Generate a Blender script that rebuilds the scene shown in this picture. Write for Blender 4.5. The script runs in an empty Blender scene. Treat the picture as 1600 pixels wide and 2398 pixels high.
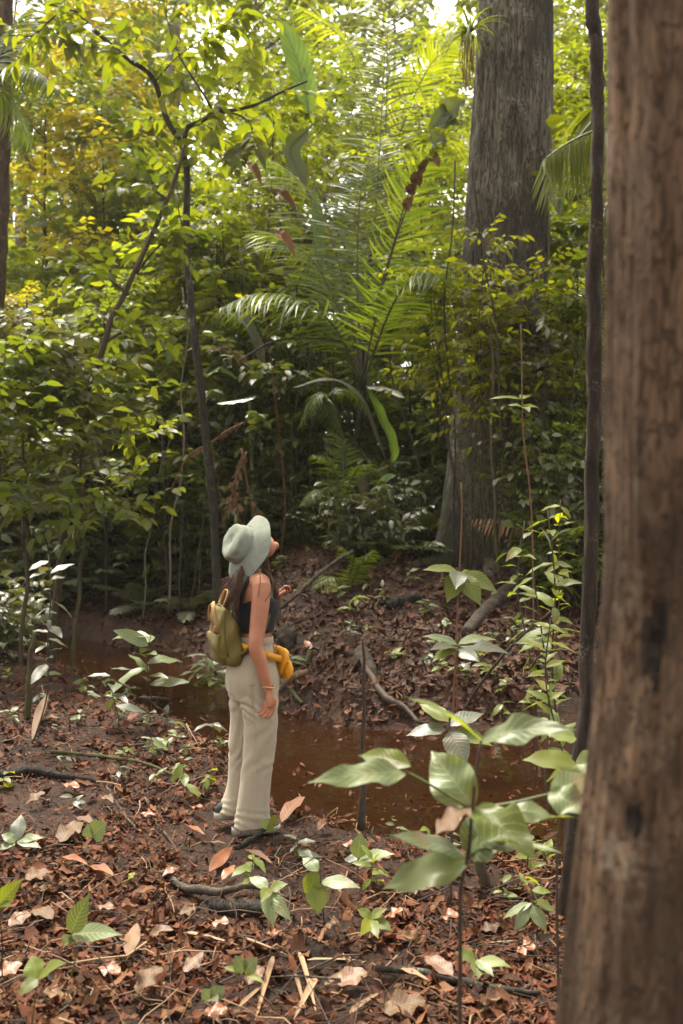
import bpy, math, random
import numpy as np
from mathutils import Vector, Matrix

R = np.random.default_rng(11)
rnd = random.Random(5)
sc = bpy.context.scene
C = sc.collection
F = 2331.0          # focal length in pixels of the 1600 x 2398 photograph
CAMZ = 1.65

def P(px, py, Y):
    """photo pixel seen at depth Y -> world point"""
    return np.array([(px - 800.0) / F * Y, Y, CAMZ - (py - 1199.0) / F * Y])

def nrm(a):
    a = np.asarray(a, float)
    l = np.linalg.norm(a, axis=-1, keepdims=True)
    return a / np.maximum(l, 1e-9)

# ------------------------------------------------------------------ noise
def _hash(i, j, k, seed):
    n = (i * 374761393 + j * 668265263 + k * 2147483647 % 1000003 * 7919 + seed * 982451653) & 0xffffffff
    n = (n ^ (n >> 13)) * 1274126177 & 0xffffffff
    n = n ^ (n >> 16)
    return (n & 0xffff) / 65535.0

def vnoise(x, y, z=0.0, seed=0):
    x, y, z = np.broadcast_arrays(np.asarray(x, float), np.asarray(y, float), np.asarray(z, float))
    xi, yi, zi = np.floor(x).astype(np.int64), np.floor(y).astype(np.int64), np.floor(z).astype(np.int64)
    xf, yf, zf = x - xi, y - yi, z - zi
    s = lambda t: t * t * (3 - 2 * t)
    u, v, w = s(xf), s(yf), s(zf)
    r = 0
    for a in (0, 1):
        for b in (0, 1):
            for c in (0, 1):
                r = r + _hash(xi + a, yi + b, zi + c, seed) * (u if a else 1 - u) * (v if b else 1 - v) * (w if c else 1 - w)
    return r * 2 - 1

def fbm(x, y, z=0.0, seed=0, oct=4):
    r, a, f = 0, 1.0, 1.0
    for o in range(oct):
        r = r + a * vnoise(np.asarray(x) * f, np.asarray(y) * f, np.asarray(z) * f, seed + o)
        a *= .5; f *= 2.03
    return r

def sstep(a, b, x):
    t = np.clip((np.asarray(x, float) - a) / (b - a), 0, 1)
    return t * t * (3 - 2 * t)

# ------------------------------------------------------------------ mesh builder
class MB:
    def __init__(s):
        s.V, s.U, s.Fc, s.n = [], [], [], 0
    def add(s, v, f, uv=None, mat=0):
        v = np.asarray(v, float).reshape(-1, 3)
        s.V.append(v)
        s.U.append(np.zeros((len(v), 2)) if uv is None else np.asarray(uv, float).reshape(-1, 2))
        for q in (f if isinstance(f, list) else [f]):
            q = np.asarray(q, np.int64)
            if len(q): s.Fc.append((q + s.n, mat))
        s.n += len(v)
    def mesh(s, name, mats):
        me = bpy.data.meshes.new(name)
        V = np.concatenate(s.V); U = np.concatenate(s.U)
        me.vertices.add(len(V)); me.vertices.foreach_set('co', V.astype(np.float32).ravel())
        loops = np.concatenate([q.ravel() for q, m in s.Fc])
        tot = np.concatenate([np.full(len(q), q.shape[1]) for q, m in s.Fc])
        mi = np.concatenate([np.full(len(q), m) for q, m in s.Fc])
        me.loops.add(len(loops)); me.loops.foreach_set('vertex_index', loops.astype(np.int32))
        me.polygons.add(len(tot))
        st = np.concatenate([[0], np.cumsum(tot)[:-1]])
        me.polygons.foreach_set('loop_start', st.astype(np.int32))
        me.polygons.foreach_set('material_index', mi.astype(np.int32))
        me.polygons.foreach_set('use_smooth', np.ones(len(tot), bool))
        uvl = me.uv_layers.new(name='UVMap')
        uvl.data.foreach_set('uv', U[loops].astype(np.float32).ravel())
        me.update(calc_edges=True); me.validate()
        for m in (mats if isinstance(mats, (list, tuple)) else [mats]): me.materials.append(m)
        return me
    def build(s, name, mats, parent=None):
        o = bpy.data.objects.new(name, s.mesh(name, mats)); C.objects.link(o)
        if parent is not None: o.parent = parent
        return o

def frames(pts):
    pts = np.asarray(pts, float)
    t = np.gradient(pts, axis=0); t = nrm(t)
    ref = np.array([0, 0, 1.0]) if abs(t[0][2]) < .9 else np.array([1.0, 0, 0])
    a = np.zeros_like(pts); b = np.zeros_like(pts)
    x = ref - t[0] * np.dot(ref, t[0]); x /= np.linalg.norm(x)
    for i in range(len(pts)):
        x = x - t[i] * np.dot(x, t[i]); x /= max(np.linalg.norm(x), 1e-9)
        a[i] = x; b[i] = np.cross(t[i], x)
    return t, a, b

def grid_faces(nr, nc, wrap=True):
    i = np.arange(nr - 1)[:, None]; j = np.arange(nc if wrap else nc - 1)[None]
    j2 = (j + 1) % nc
    return np.stack([i * nc + j, i * nc + j2, (i + 1) * nc + j2, (i + 1) * nc + j], -1).reshape(-1, 4)

def tube(mb, pts, rad, sides=8, mat=0, cap=True, ry=None, rough=0.0, seed=0):
    pts = np.asarray(pts, float); n = len(pts)
    rad = np.broadcast_to(np.asarray(rad, float), (n,))
    ry = rad if ry is None else np.broadcast_to(np.asarray(ry, float), (n,))
    t, a, b = frames(pts)
    th = np.arange(sides) / sides * 2 * np.pi
    rr = 1.0
    if rough:
        rr = 1 + rough * fbm(np.cos(th)[None] * 1.5 + np.arange(n)[:, None] * .7, np.sin(th)[None] * 1.5, np.arange(n)[:, None] * .31, seed, 3)[..., None]
    v = pts[:, None] + rr * (a[:, None] * (rad[:, None, None] * np.cos(th)[None, :, None]) + b[:, None] * (ry[:, None, None] * np.sin(th)[None, :, None]))
    uv = np.stack(np.broadcast_arrays(np.linspace(0, 1, n)[:, None], th[None] / 6.2832), -1)
    f = [grid_faces(n, sides)]
    v = v.reshape(-1, 3)
    if cap:
        v = np.concatenate([v, pts[:1], pts[-1:]]); k = n * sides
        j = np.arange(sides); j2 = (j + 1) % sides
        f.append(np.stack([np.full(sides, k), j2, j], -1))
        f.append(np.stack([np.full(sides, k + 1), (n - 1) * sides + j, (n - 1) * sides + j2], -1))
        uv = np.concatenate([uv.reshape(-1, 2), [[0, 0], [1, 0]]])
    mb.add(v, f, uv, mat)

def smooth_path(pts, n=24):
    """Catmull-Rom through the points"""
    p = np.asarray(pts, float)
    p = np.concatenate([[2 * p[0] - p[1]], p, [2 * p[-1] - p[-2]]])
    m = len(p) - 3
    t = np.linspace(0, m, n); i = np.minimum(t.astype(int), m - 1); u = (t - i)[:, None]
    a, b, c, d = p[i], p[i + 1], p[i + 2], p[i + 3]
    return .5 * (2 * b + (c - a) * u + (2 * a - 5 * b + 4 * c - d) * u ** 2 + (3 * b - a - 3 * c + d) * u ** 3)

PROF = {
    'ell': lambda u: np.sin(np.pi * u ** .85) ** .85,
    'acu': lambda u: np.where(u < .82, np.sin(np.pi * np.clip(u / .98, 0, 1) ** .8) ** .9, np.sin(np.pi * (.82 / .98) ** .8) ** .9 * ((1 - u) / .18) ** 1.5),
    'obo': lambda u: np.sin(np.pi * u ** 1.35) ** .8,
    'blade': lambda u: np.minimum(1, .35 + u * 5) * (1 - u) ** .55,
    'broad': lambda u: np.minimum(1, (u * 4) ** .6) * np.minimum(1, ((1 - u) * 3.2) ** .6),
    'dia': lambda u: 1 - np.abs(u * 2 - .9) ,
}
def leaves(mb, base, d, n, L, W, seg=4, shape='ell', droop=.3, fold=.2, mat=0, wav=0.0, cols=1):
    """a batch of leaf blades: base, direction, normal, length, half width"""
    base = np.asarray(base, float).reshape(-1, 3); N = len(base)
    if N == 0: return
    d = nrm(np.broadcast_to(d, (N, 3))); n = np.broadcast_to(n, (N, 3))
    r = nrm(np.cross(d, n)); n = np.cross(r, d)
    L = np.broadcast_to(L, (N,)); W = np.broadcast_to(W, (N,))
    droop = np.broadcast_to(droop, (N,)); fold = np.broadcast_to(fold, (N,))
    u = np.linspace(0, 1, seg + 1); pr = np.clip(PROF[shape](u), .02, None)
    s = np.linspace(-1, 1, 2 * cols + 1)
    k = len(s)
    dr = droop[:, None]
    al = L[:, None] * u * (1 - (dr * u) ** 2 / 6)
    dn = L[:, None] * dr * u ** 2 / 2
    lat = W[:, None, None] * pr[None, :, None] * s[None, None]
    el = fold[:, None, None] * np.abs(lat)
    if wav:
        ph = np.random.default_rng(N).random((N, 1, 1)) * 6.28
        el = el + wav * W[:, None, None] * np.abs(s)[None, None] * np.sin(u[None, :, None] * 13 + ph + s[None, None] * 1.5) * pr[None, :, None]
    v = base[:, None, None] + d[:, None, None] * al[:, :, None, None] + r[:, None, None] * lat[..., None] + n[:, None, None] * (el - dn[:, :, None])[..., None]
    f1 = grid_faces(seg + 1, k, wrap=False)
    f = (f1[None] + (np.arange(N) * (seg + 1) * k)[:, None, None]).reshape(-1, 4)
    uv = np.broadcast_to(np.stack(np.broadcast_arrays(u[:, None], s[None] * .5 + .5), -1)[None], (N, seg + 1, k, 2))
    mb.add(v.reshape(-1, 3), f, uv.reshape(-1, 2), mat)

# ------------------------------------------------------------------ tagging
USED = {}
def tag(o, label, cat, group=None, kind=None):
    if label: o['label'] = label
    if cat: o['category'] = cat
    if group: o['group'] = group
    if kind: o['kind'] = kind
    return o
def thing(name, label, cat, loc=(0, 0, 0), rz=0.0, group=None):
    o = bpy.data.objects.new(name, None); C.objects.link(o)
    o.empty_display_size = .1
    o.location = Vector([float(c) for c in loc]); o.rotation_euler = (0, 0, rz)
    return tag(o, label, cat, group)
def copy_tree(root, loc, rz=0.0, s=1.0, tilt=(0, 0), label=None, group=None, mats=None):
    r = root.copy(); C.objects.link(r)
    r.location = Vector([float(c) for c in loc]); r.rotation_euler = (tilt[0], tilt[1], rz); r.scale = (s, s, s) if not isinstance(s, (tuple, list)) else s
    if label: r['label'] = label
    if group: r['group'] = group
    for ch in list(root.children):
        c = ch.copy(); C.objects.link(c); c.parent = r
        if mats and ch.name.split('.')[0] in mats:
            c.material_slots[0].link = 'OBJECT'; c.material_slots[0].material = mats[ch.name.split('.')[0]]
        for g in list(ch.children):
            d = g.copy(); C.objects.link(d); d.parent = c
    return r

# ------------------------------------------------------------------ materials
def newmat(name):
    m = bpy.data.materials.new(name); m.use_nodes = True
    nt = m.node_tree
    for n in list(nt.nodes): nt.nodes.remove(n)
    out = nt.nodes.new('ShaderNodeOutputMaterial')
    return m, nt, out
def node(nt, t, **kw):
    n = nt.nodes.new('ShaderNode' + t)
    for k, v in kw.items():
        if k in n.inputs: n.inputs[k].default_value = v
        else: setattr(n, k, v)
    return n
def ramp(nt, stops, interp='LINEAR'):
    n = nt.nodes.new('ShaderNodeValToRGB'); cr = n.color_ramp; cr.interpolation = interp
    while len(cr.elements) < len(stops): cr.elements.new(.5)
    for e, (p, c) in zip(cr.elements, stops):
        e.position = p; e.color = (*c, 1)
    return n
def mix(nt, a, b, fac, blend='MIX'):
    n = nt.nodes.new('ShaderNodeMix'); n.data_type = 'RGBA'; n.blend_type = blend
    for v, s in ((fac, 0), (a, 6), (b, 7)):
        if hasattr(v, 'is_output'): nt.links.new(v, n.inputs[s])
        else: n.inputs[s].default_value = v if s == 0 else (*v, 1)
    return n.outputs[2]
def leaf_mat(name, cols, trans=.45, tint=(1.25, 1.15, .35), rough=.48, spec=.4, veins=0.0, spots=0.0):
    m, nt, out = newmat(name); L = nt.links
    g = node(nt, 'NewGeometry'); oi = node(nt, 'ObjectInfo')
    k = len(cols) - 1
    rp = ramp(nt, [(i / k, c) for i, c in enumerate(cols)])
    L.new(g.outputs['Random Per Island'], rp.inputs[0])
    col = rp.outputs[0]
    hs = node(nt, 'HueSaturation')
    mr = node(nt, 'MapRange', **{'To Min': .75, 'To Max': 1.3}); L.new(oi.outputs['Random'], mr.inputs[0])
    L.new(mr.outputs[0], hs.inputs['Value']); L.new(col, hs.inputs['Color']); col = hs.outputs[0]
    uv = node(nt, 'UVMap')
    bump = None
    if veins:
        sep = node(nt, 'SeparateXYZ'); L.new(uv.outputs[0], sep.inputs[0])
        ab = node(nt, 'Math', operation='SUBTRACT'); L.new(sep.outputs[1], ab.inputs[0]); ab.inputs[1].default_value = .5
        a2 = node(nt, 'Math', operation='ABSOLUTE'); L.new(ab.outputs[0], a2.inputs[0])
        mu = node(nt, 'Math', operation='MULTIPLY_ADD'); L.new(a2.outputs[0], mu.inputs[0]); mu.inputs[1].default_value = -.45; L.new(sep.outputs[0], mu.inputs[2])
        sn = node(nt, 'Math', operation='MULTIPLY'); L.new(mu.outputs[0], sn.inputs[0]); sn.inputs[1].default_value = 62
        si = node(nt, 'Math', operation='SINE'); L.new(sn.outputs[0], si.inputs[0])
        pw = node(nt, 'MapRange', **{'From Min': .75, 'From Max': 1.0}); L.new(si.outputs[0], pw.inputs[0])
        mid = node(nt, 'MapRange', **{'From Min': .035, 'From Max': .0}); L.new(a2.outputs[0], mid.inputs[0])
        mx = node(nt, 'Math', operation='MAXIMUM'); L.new(pw.outputs[0], mx.inputs[0]); L.new(mid.outputs[0], mx.inputs[1])
        ml = node(nt, 'Math', operation='MULTIPLY'); L.new(mx.outputs[0], ml.inputs[0]); ml.inputs[1].default_value = veins
        col = mix(nt, col, (.36, .42, .2), ml.outputs[0])
        bump = node(nt, 'Bump', Strength=.25, Distance=.004); L.new(mx.outputs[0], bump.inputs['Height'])
    if spots:
        tc = node(nt, 'TexCoord'); nz = node(nt, 'TexNoise', Scale=spots, Detail=5); L.new(tc.outputs['Object'], nz.inputs['Vector'])
        rr = node(nt, 'MapRange', **{'From Min': .57, 'From Max': .68}); L.new(nz.outputs[0], rr.inputs[0])
        ml = node(nt, 'Math', operation='MULTIPLY'); L.new(rr.outputs[0], ml.inputs[0]); ml.inputs[1].default_value = .6
        col = mix(nt, col, (.16, .09, .03), ml.outputs[0])
    pb = node(nt, 'BsdfPrincipled', Roughness=rough); pb.inputs['Specular IOR Level'].default_value = spec
    L.new(col, pb.inputs['Base Color'])
    tr = node(nt, 'BsdfTranslucent')
    L.new(mix(nt, col, tint, 1.0, 'MULTIPLY'), tr.inputs[0])
    if bump: L.new(bump.outputs[0], pb.inputs['Normal'])
    ms = node(nt, 'MixShader'); ms.inputs[0].default_value = trans
    L.new(pb.outputs[0], ms.inputs[1]); L.new(tr.outputs[0], ms.inputs[2]); L.new(ms.outputs[0], out.inputs[0])
    return m
def bark_mat(name, dark, mid, light, scale=6, stretch=.18, bump=.6, dist=.03, lichen=None, moss=None, lscale=3.0, rough=.85, moss_z=(0, 1), blotch=0):
    m, nt, out = newmat(name); L = nt.links
    tc = node(nt, 'TexCoord'); mp = node(nt, 'Mapping'); mp.inputs['Scale'].default_value = (1, 1, stretch)
    L.new(tc.outputs['Object'], mp.inputs[0])
    n1 = node(nt, 'TexNoise', Scale=scale, Detail=8, Roughness=.65); L.new(mp.outputs[0], n1.inputs['Vector'])
    n1.inputs['Distortion'].default_value = .4
    rp = ramp(nt, [(.30, dark), (.5, mid), (.72, light)]); L.new(n1.outputs[0], rp.inputs[0])
    v = node(nt, 'TexVoronoi', Scale=scale * 2.2); v.feature = 'DISTANCE_TO_EDGE'
    wp = node(nt, 'VectorMath', operation='ADD'); L.new(mp.outputs[0], wp.inputs[0])
    n1b = node(nt, 'TexNoise', Scale=scale * 1.5, Detail=3); L.new(mp.outputs[0], n1b.inputs['Vector'])
    sc1 = node(nt, 'VectorMath', operation='SCALE'); sc1.inputs['Scale'].default_value = .35; L.new(n1b.outputs['Color'], sc1.inputs[0]); L.new(sc1.outputs[0], wp.inputs[1])
    L.new(wp.outputs[0], v.inputs['Vector'])
    cr = node(nt, 'MapRange', **{'From Min': 0.0, 'From Max': .12}); L.new(v.outputs[0], cr.inputs[0])
    col = mix(nt, dark, rp.outputs[0], cr.outputs[0])
    n2 = node(nt, 'TexNoise', Scale=lscale, Detail=6, Roughness=.6); L.new(tc.outputs['Object'], n2.inputs['Vector'])
    if lichen:
        r2 = node(nt, 'MapRange', **{'From Min': .56, 'From Max': .66}); L.new(n2.outputs[0], r2.inputs[0])
        n3 = node(nt, 'TexNoise', Scale=lscale * 11, Detail=3); L.new(tc.outputs['Object'], n3.inputs['Vector'])
        r3 = node(nt, 'MapRange', **{'From Min': .45, 'From Max': .6}); L.new(n3.outputs[0], r3.inputs[0])
        ml = node(nt, 'Math', operation='MULTIPLY'); L.new(r2.outputs[0], ml.inputs[0]); L.new(r3.outputs[0], ml.inputs[1])
        col = mix(nt, col, lichen, ml.outputs[0])
    if blotch:
        n5 = node(nt, 'TexNoise', Scale=blotch, Detail=5, Roughness=.6); m5 = node(nt, 'Mapping'); m5.inputs['Scale'].default_value = (1, 1, .6); L.new(tc.outputs['Object'], m5.inputs[0]); L.new(m5.outputs[0], n5.inputs['Vector'])
        r5 = node(nt, 'MapRange', **{'From Min': .56, 'From Max': .44, 'To Max': .85}); L.new(n5.outputs[0], r5.inputs[0])
        col = mix(nt, col, tuple(c * .35 for c in mid), r5.outputs[0])
    if moss:
        sep = node(nt, 'SeparateXYZ'); L.new(tc.outputs['Object'], sep.inputs[0])
        rz = node(nt, 'MapRange', **{'From Min': moss_z[1], 'From Max': moss_z[0]}); L.new(sep.outputs[2], rz.inputs[0])
        n4 = node(nt, 'TexNoise', Scale=lscale * 1.7, Detail=6); L.new(tc.outputs['Object'], n4.inputs['Vector'])
        r4 = node(nt, 'MapRange', **{'From Min': .4, 'From Max': .62}); L.new(n4.outputs[0], r4.inputs[0])
        ml = node(nt, 'Math', operation='MULTIPLY'); L.new(rz.outputs[0], ml.inputs[0]); L.new(r4.outputs[0], ml.inputs[1])
        col = mix(nt, col, moss, ml.outputs[0])
    pb = node(nt, 'BsdfPrincipled', Roughness=rough); pb.inputs['Specular IOR Level'].default_value = .25
    L.new(col, pb.inputs['Base Color'])
    ad = node(nt, 'Math', operation='MULTIPLY_ADD'); L.new(cr.outputs[0], ad.inputs[0]); ad.inputs[1].default_value = .5; L.new(n1.outputs[0], ad.inputs[2])
    b = node(nt, 'Bump', Strength=bump, Distance=dist); L.new(ad.outputs[0], b.inputs['Height']); L.new(b.outputs[0], pb.inputs['Normal'])
    L.new(pb.outputs[0], out.inputs[0])
    return m
def plain_mat(name, col, rough=.7, col2=None, scale=30, bump=.0, dist=.003, spec=.3, sheen=0, sss=0, weave=0, crease=0):
    m, nt, out = newmat(name); L = nt.links
    pb = node(nt, 'BsdfPrincipled', Roughness=rough); pb.inputs['Specular IOR Level'].default_value = spec
    tc = node(nt, 'TexCoord'); nz = node(nt, 'TexNoise', Scale=scale, Detail=5); L.new(tc.outputs['Object'], nz.inputs['Vector'])
    c2 = col2 or tuple(c * .8 for c in col)
    rp = ramp(nt, [(.35, c2), (.65, col)]); L.new(nz.outputs[0], rp.inputs[0]); L.new(rp.outputs[0], pb.inputs['Base Color'])
    if bump:
        b = node(nt, 'Bump', Strength=bump, Distance=dist); L.new(nz.outputs[0], b.inputs['Height']); L.new(b.outputs[0], pb.inputs['Normal'])
    if crease:
        mp = node(nt, 'Mapping'); mp.inputs['Scale'].default_value = (34, 34, 11); L.new(tc.outputs['Object'], mp.inputs[0])
        n2 = node(nt, 'TexNoise', Scale=1.0, Detail=4, Roughness=.55); n2.inputs['Distortion'].default_value = .8; L.new(mp.outputs[0], n2.inputs['Vector'])
        b2 = node(nt, 'Bump', Strength=crease, Distance=.012); L.new(n2.outputs[0], b2.inputs['Height']); L.new(b2.outputs[0], pb.inputs['Normal'])
    if sheen: pb.inputs['Sheen Weight'].default_value = sheen
    if sss:
        pb.inputs['Subsurface Weight'].default_value = sss; pb.inputs['Subsurface Radius'].default_value = (.012, .004, .002)
    L.new(pb.outputs[0], out.inputs[0])
    return m

M = {}
M['lime'] = leaf_mat('leaf_lime', [(0.087, 0.11, 0.0113), (0.139, 0.162, 0.0135), (0.198, 0.197, 0.0159), (0.104, 0.133, 0.0124)], trans=.58, tint=(1.6, 1.65, .4))
M['green'] = leaf_mat('leaf_green', [(0.0522, 0.0718, 0.0124), (0.087, 0.11, 0.0146), (0.122, 0.133, 0.0159), (0.058, 0.081, 0.0135)], trans=.5, tint=(1.6, 1.65, .45))
M['dark'] = leaf_mat('leaf_dark', [(0.055, 0.0648, 0.0214), (0.0733, 0.0868, 0.0257), (0.104, 0.11, 0.0323)], trans=.4, tint=(1.5, 1.5, .45), rough=.42, spec=.55)
M['gloss'] = leaf_mat('leaf_gloss', [(0.0792, 0.0905, 0.0462), (0.119, 0.125, 0.066), (0.158, 0.159, 0.0792)], trans=.3, tint=(1.5, 1.4, .4), rough=.34, spec=.7)
M['sunny'] = leaf_mat('leaf_sunny', [(0.16, 0.175, 0.0118), (0.209, 0.206, 0.0137), (0.135, 0.154, 0.0118)], trans=.65, tint=(1.7, 1.7, .4))  # sunlight on the trunk climbers put into a brighter lime leaf colour
M['yellow'] = leaf_mat('leaf_yellow', [(.30, .26, .02), (.34, .27, .018), (.20, .21, .018), (.36, .28, .025), (.16, .18, .016)], trans=.55, tint=(1.25, 1.2, .35))
M['pale'] = leaf_mat('leaf_pale', [(0.0935, 0.123, 0.0467), (0.123, 0.145, 0.0595), (0.0808, 0.111, 0.0382)], trans=.3, tint=(1.3, 1.25, .5), rough=.42, spec=.5, veins=.4, spots=9)
M['sap'] = leaf_mat('leaf_sapling', [(0.0988, 0.133, 0.0204), (0.134, 0.168, 0.027), (0.151, 0.174, 0.0339)], trans=.5, tint=(1.7, 1.55, .35), rough=.4, spec=.45, veins=.3, spots=7)
M['palm'] = leaf_mat('leaf_palm', [(0.0637, 0.091, 0.014), (0.0983, 0.126, 0.0163), (0.127, 0.147, 0.0188)], trans=.5, tint=(1.55, 1.6, .4), rough=.4)
M['palm_lime'] = leaf_mat('leaf_palm_lime', [(0.114, 0.147, 0.011), (0.147, 0.175, 0.0143), (0.181, 0.198, 0.0177)], trans=.58, tint=(1.6, 1.5, .3), rough=.4)
M['banana'] = leaf_mat('leaf_banana', [(.09, .16, .025), (.12, .19, .03)], trans=.5, tint=(1.6, 1.5, .35), rough=.35, spec=.6, veins=.3)
M['greyleaf'] = leaf_mat('leaf_grey', [(0.0567, 0.0702, 0.0459), (0.081, 0.084, 0.0594), (0.0648, 0.0758, 0.0405)], trans=.3, rough=.4, spec=.6, veins=.2, spots=5)
M['dead'] = leaf_mat('leaf_dead', [(0.135, 0.0713, 0.0394), (0.171, 0.0975, 0.0551), (0.107, 0.0525, 0.0299), (0.2, 0.12, 0.0709)], trans=.10, tint=(1.2, 1, .8), rough=.8, spec=.15, spots=14)
M['litter'] = leaf_mat('leaf_litter', [(0.0174, 0.00706, 0.00409), (0.0697, 0.0222, 0.01), (0.11, 0.0353, 0.0164), (0.0349, 0.0131, 0.00681), (0.14, 0.0555, 0.0251), (0.0988, 0.0303, 0.0136), (0.0233, 0.00909, 0.005), (0.123, 0.0429, 0.0204), (0.0146, 0.00655, 0.00409), (0.0581, 0.0192, 0.00907), (0.169, 0.0757, 0.0364), (0.029, 0.0111, 0.00591)], trans=.06, tint=(1.3, .9, .6), rough=.75, spec=.15, spots=30)
M['litter_dark'] = leaf_mat('leaf_litter_shaded', [(0.0154, 0.00734, 0.00466), (0.0512, 0.0191, 0.0093), (0.0854, 0.0308, 0.0151), (0.0257, 0.0117, 0.00666), (0.12, 0.0485, 0.0252), (0.0642, 0.0219, 0.0106), (0.0187, 0.0095, 0.00597)], trans=.05, tint=(1.3, .9, .6), rough=.7, spec=.2, spots=30)  # far bank shade put into the darker colour of this litter
M['straw'] = leaf_mat('dry_straw', [(0.18, 0.102, 0.054), (0.228, 0.144, 0.078), (0.144, 0.072, 0.036)], trans=.1, rough=.6, spec=.3)
M['rust'] = leaf_mat('leaf_rust', [(0.17, 0.051, 0.0187), (0.212, 0.0638, 0.0221), (0.128, 0.0425, 0.017)], trans=.1, rough=.4, spec=.5, veins=.12, spots=20)
M['tan'] = leaf_mat('leaf_tan', [(0.16, 0.0859, 0.0415), (0.128, 0.0638, 0.0319), (0.102, 0.051, 0.0255)], trans=.12, rough=.6, spec=.3, veins=.15, spots=25)
M['mauve'] = leaf_mat('leaf_mauve', [(0.1, 0.0363, 0.0217), (0.12, 0.0454, 0.026), (0.0736, 0.0273, 0.0163)], trans=.1, rough=.5, spec=.4, veins=.3, spots=18)
M['bark_grey'] = bark_mat('bark_grey', (.028, .022, .016), (.115, .094, .068), (.21, .18, .13), scale=7, stretch=.16, bump=.9, dist=.05, lichen=(.25, .24, .20), moss=(.055, .065, .018), lscale=2.2, moss_z=(-.2, 3.2), blotch=1.6)
M['bark_red'] = bark_mat('bark_red', (.034, .019, .011), (.115, .066, .038), (.19, .115, .067), scale=13, stretch=.22, bump=.5, dist=.02, lichen=(.17, .13, .09), lscale=5, blotch=4.5)
M['bark_dark'] = bark_mat('bark_dark', (.012, .010, .008), (.035, .028, .02), (.08, .065, .048), scale=22, stretch=.35, bump=.5, dist=.008, lichen=(.13, .13, .10), lscale=9)
M['bark_brown'] = bark_mat('bark_brown', (.025, .016, .011), (.075, .045, .028), (.13, .085, .055), scale=22, stretch=.3, bump=.5, dist=.008, lichen=(.14, .13, .08), moss=(.05, .06, .015), lscale=6, moss_z=(0, 5))
M['bark_thin'] = bark_mat('bark_thin', (.012, .009, .007), (.04, .026, .018), (.09, .06, .042), scale=22, stretch=.3, bump=.7, dist=.01, lichen=(.12, .10, .065), lscale=8)
M['bark_pale'] = bark_mat('bark_pale', (.07, .055, .042), (.16, .12, .09), (.24, .19, .15), scale=9, stretch=.4, bump=.3, dist=.02, lichen=(.25, .24, .2), lscale=3)
M['bark_black'] = bark_mat('bark_rotten', (.006, .005, .004), (.022, .016, .012), (.05, .037, .026), scale=14, stretch=.3, bump=1, dist=.02, lichen=(.06, .05, .035), lscale=7)
M['bark_knot'] = bark_mat('bark_knot', (.008, .006, .005), (.028, .018, .012), (.06, .038, .025), scale=14, stretch=.3, bump=.6, dist=.02, lscale=7)
M['bark_fall'] = bark_mat('bark_fallen', (.02, .014, .01), (.07, .05, .038), (.15, .12, .09), scale=16, stretch=1, bump=.6, dist=.01, lichen=(.17, .16, .12), lscale=7)
M['stem_red'] = plain_mat('stem_red', (.16, .065, .028), .55, (.10, .04, .02), scale=60)
M['stem_green'] = plain_mat('stem_green', (.10, .12, .03), .5, (.07, .075, .025), scale=40)
M['stem_brown'] = plain_mat('stem_brown', (.06, .038, .024), .7, (.03, .02, .013), scale=50)
M['rachis'] = plain_mat('rachis', (.055, .065, .02), .5, (.04, .03, .014), scale=20)
# ------------------------------------------------------------------ terrain
XN = np.array([-40, -8, -3.5, -2.34, -1.42, -.8, -.38, .12, .55, .97, 1.4, 4, 10, 40])
YN = np.array([40, 17.5, 12.2, 10.1, 8.5, 7.1, 6.15, 5.80, 5.50, 5.3, 5.2, 4.8, 4.3, 2])
XF = np.array([-40, -8, -4.3, -2.2, -.92, -.49, .11, .75, 1.85, 4, 10, 40])
YF = np.array([46, 21, 14.5, 12.8, 10.0, 8.95, 8.3, 8.1, 7.95, 7.8, 7.5, 6])
WATER_Z = -.15
def edges(x):
    w = .12 * vnoise(np.asarray(x) * 1.7, 3.3, 0, 4)
    return np.interp(x, XN, YN) + w, np.interp(x, XF, YF) - w * 1.6
def gz(x, y):
    x = np.asarray(x, float); y = np.asarray(y, float)
    yn, yf = edges(x)
    a = yn - y
    near = -.17 + .17 * sstep(-.05, .9, a) - .075 * np.exp(-((x + .45) / .5) ** 2 - ((y - 5.1) / .6) ** 2) + .10 * np.exp(-((x + 2.3) / 1.2) ** 2 - ((y - 7) / 2.2) ** 2) + .05 * fbm(x * .6, y * .6, 0, 3, 3) * sstep(.3, 1.5, a)
    s = np.clip((y - yn) / np.maximum(yf - yn, .1), 0, 1)
    bed = -.17 - .20 * np.sin(np.pi * s) + .03 * vnoise(x * 3, y * 3, 0, 8)
    b = y - yf
    far = -.17 + .30 * sstep(-.05, .45, b) + .95 * sstep(.2, 5.2, b) + .035 * np.clip(b - 4, 0, 60) + .12 * fbm(x * .55, y * .55, 0, 6, 3) * sstep(.2, 2, b)
    h = np.where(y < yn, near, np.where(y > yf, far, bed))
    return h + .018 * fbm(x * 3.1, y * 3.1, 0, 9, 3)

def axis(lo, hi, step, far, n):
    mid = np.arange(lo, hi, step)
    g = np.cumsum(np.geomspace(step * 1.2, far / n * 3, n)); 
    return np.concatenate([(lo - g)[::-1], mid, hi + g])
gx = axis(-6.5, 5.5, .06, 120, 26); gy = axis(1.5, 17.5, .06, 140, 26)
X, Y = np.meshgrid(gx, gy)
Z = gz(X, Y)
m, nt, out = newmat('forest_soil'); L = nt.links
tc = node(nt, 'TexCoord')
n1 = node(nt, 'TexNoise', Scale=2.2, Detail=9, Roughness=.7); L.new(tc.outputs['Object'], n1.inputs['Vector'])
n2 = node(nt, 'TexNoise', Scale=38, Detail=8, Roughness=.75); L.new(tc.outputs['Object'], n2.inputs['Vector'])
r1 = ramp(nt, [(.3, (.014, .008, .0055)), (.5, (.04, .019, .011)), (.7, (.07, .033, .019))]); L.new(n1.outputs[0], r1.inputs[0])
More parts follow.
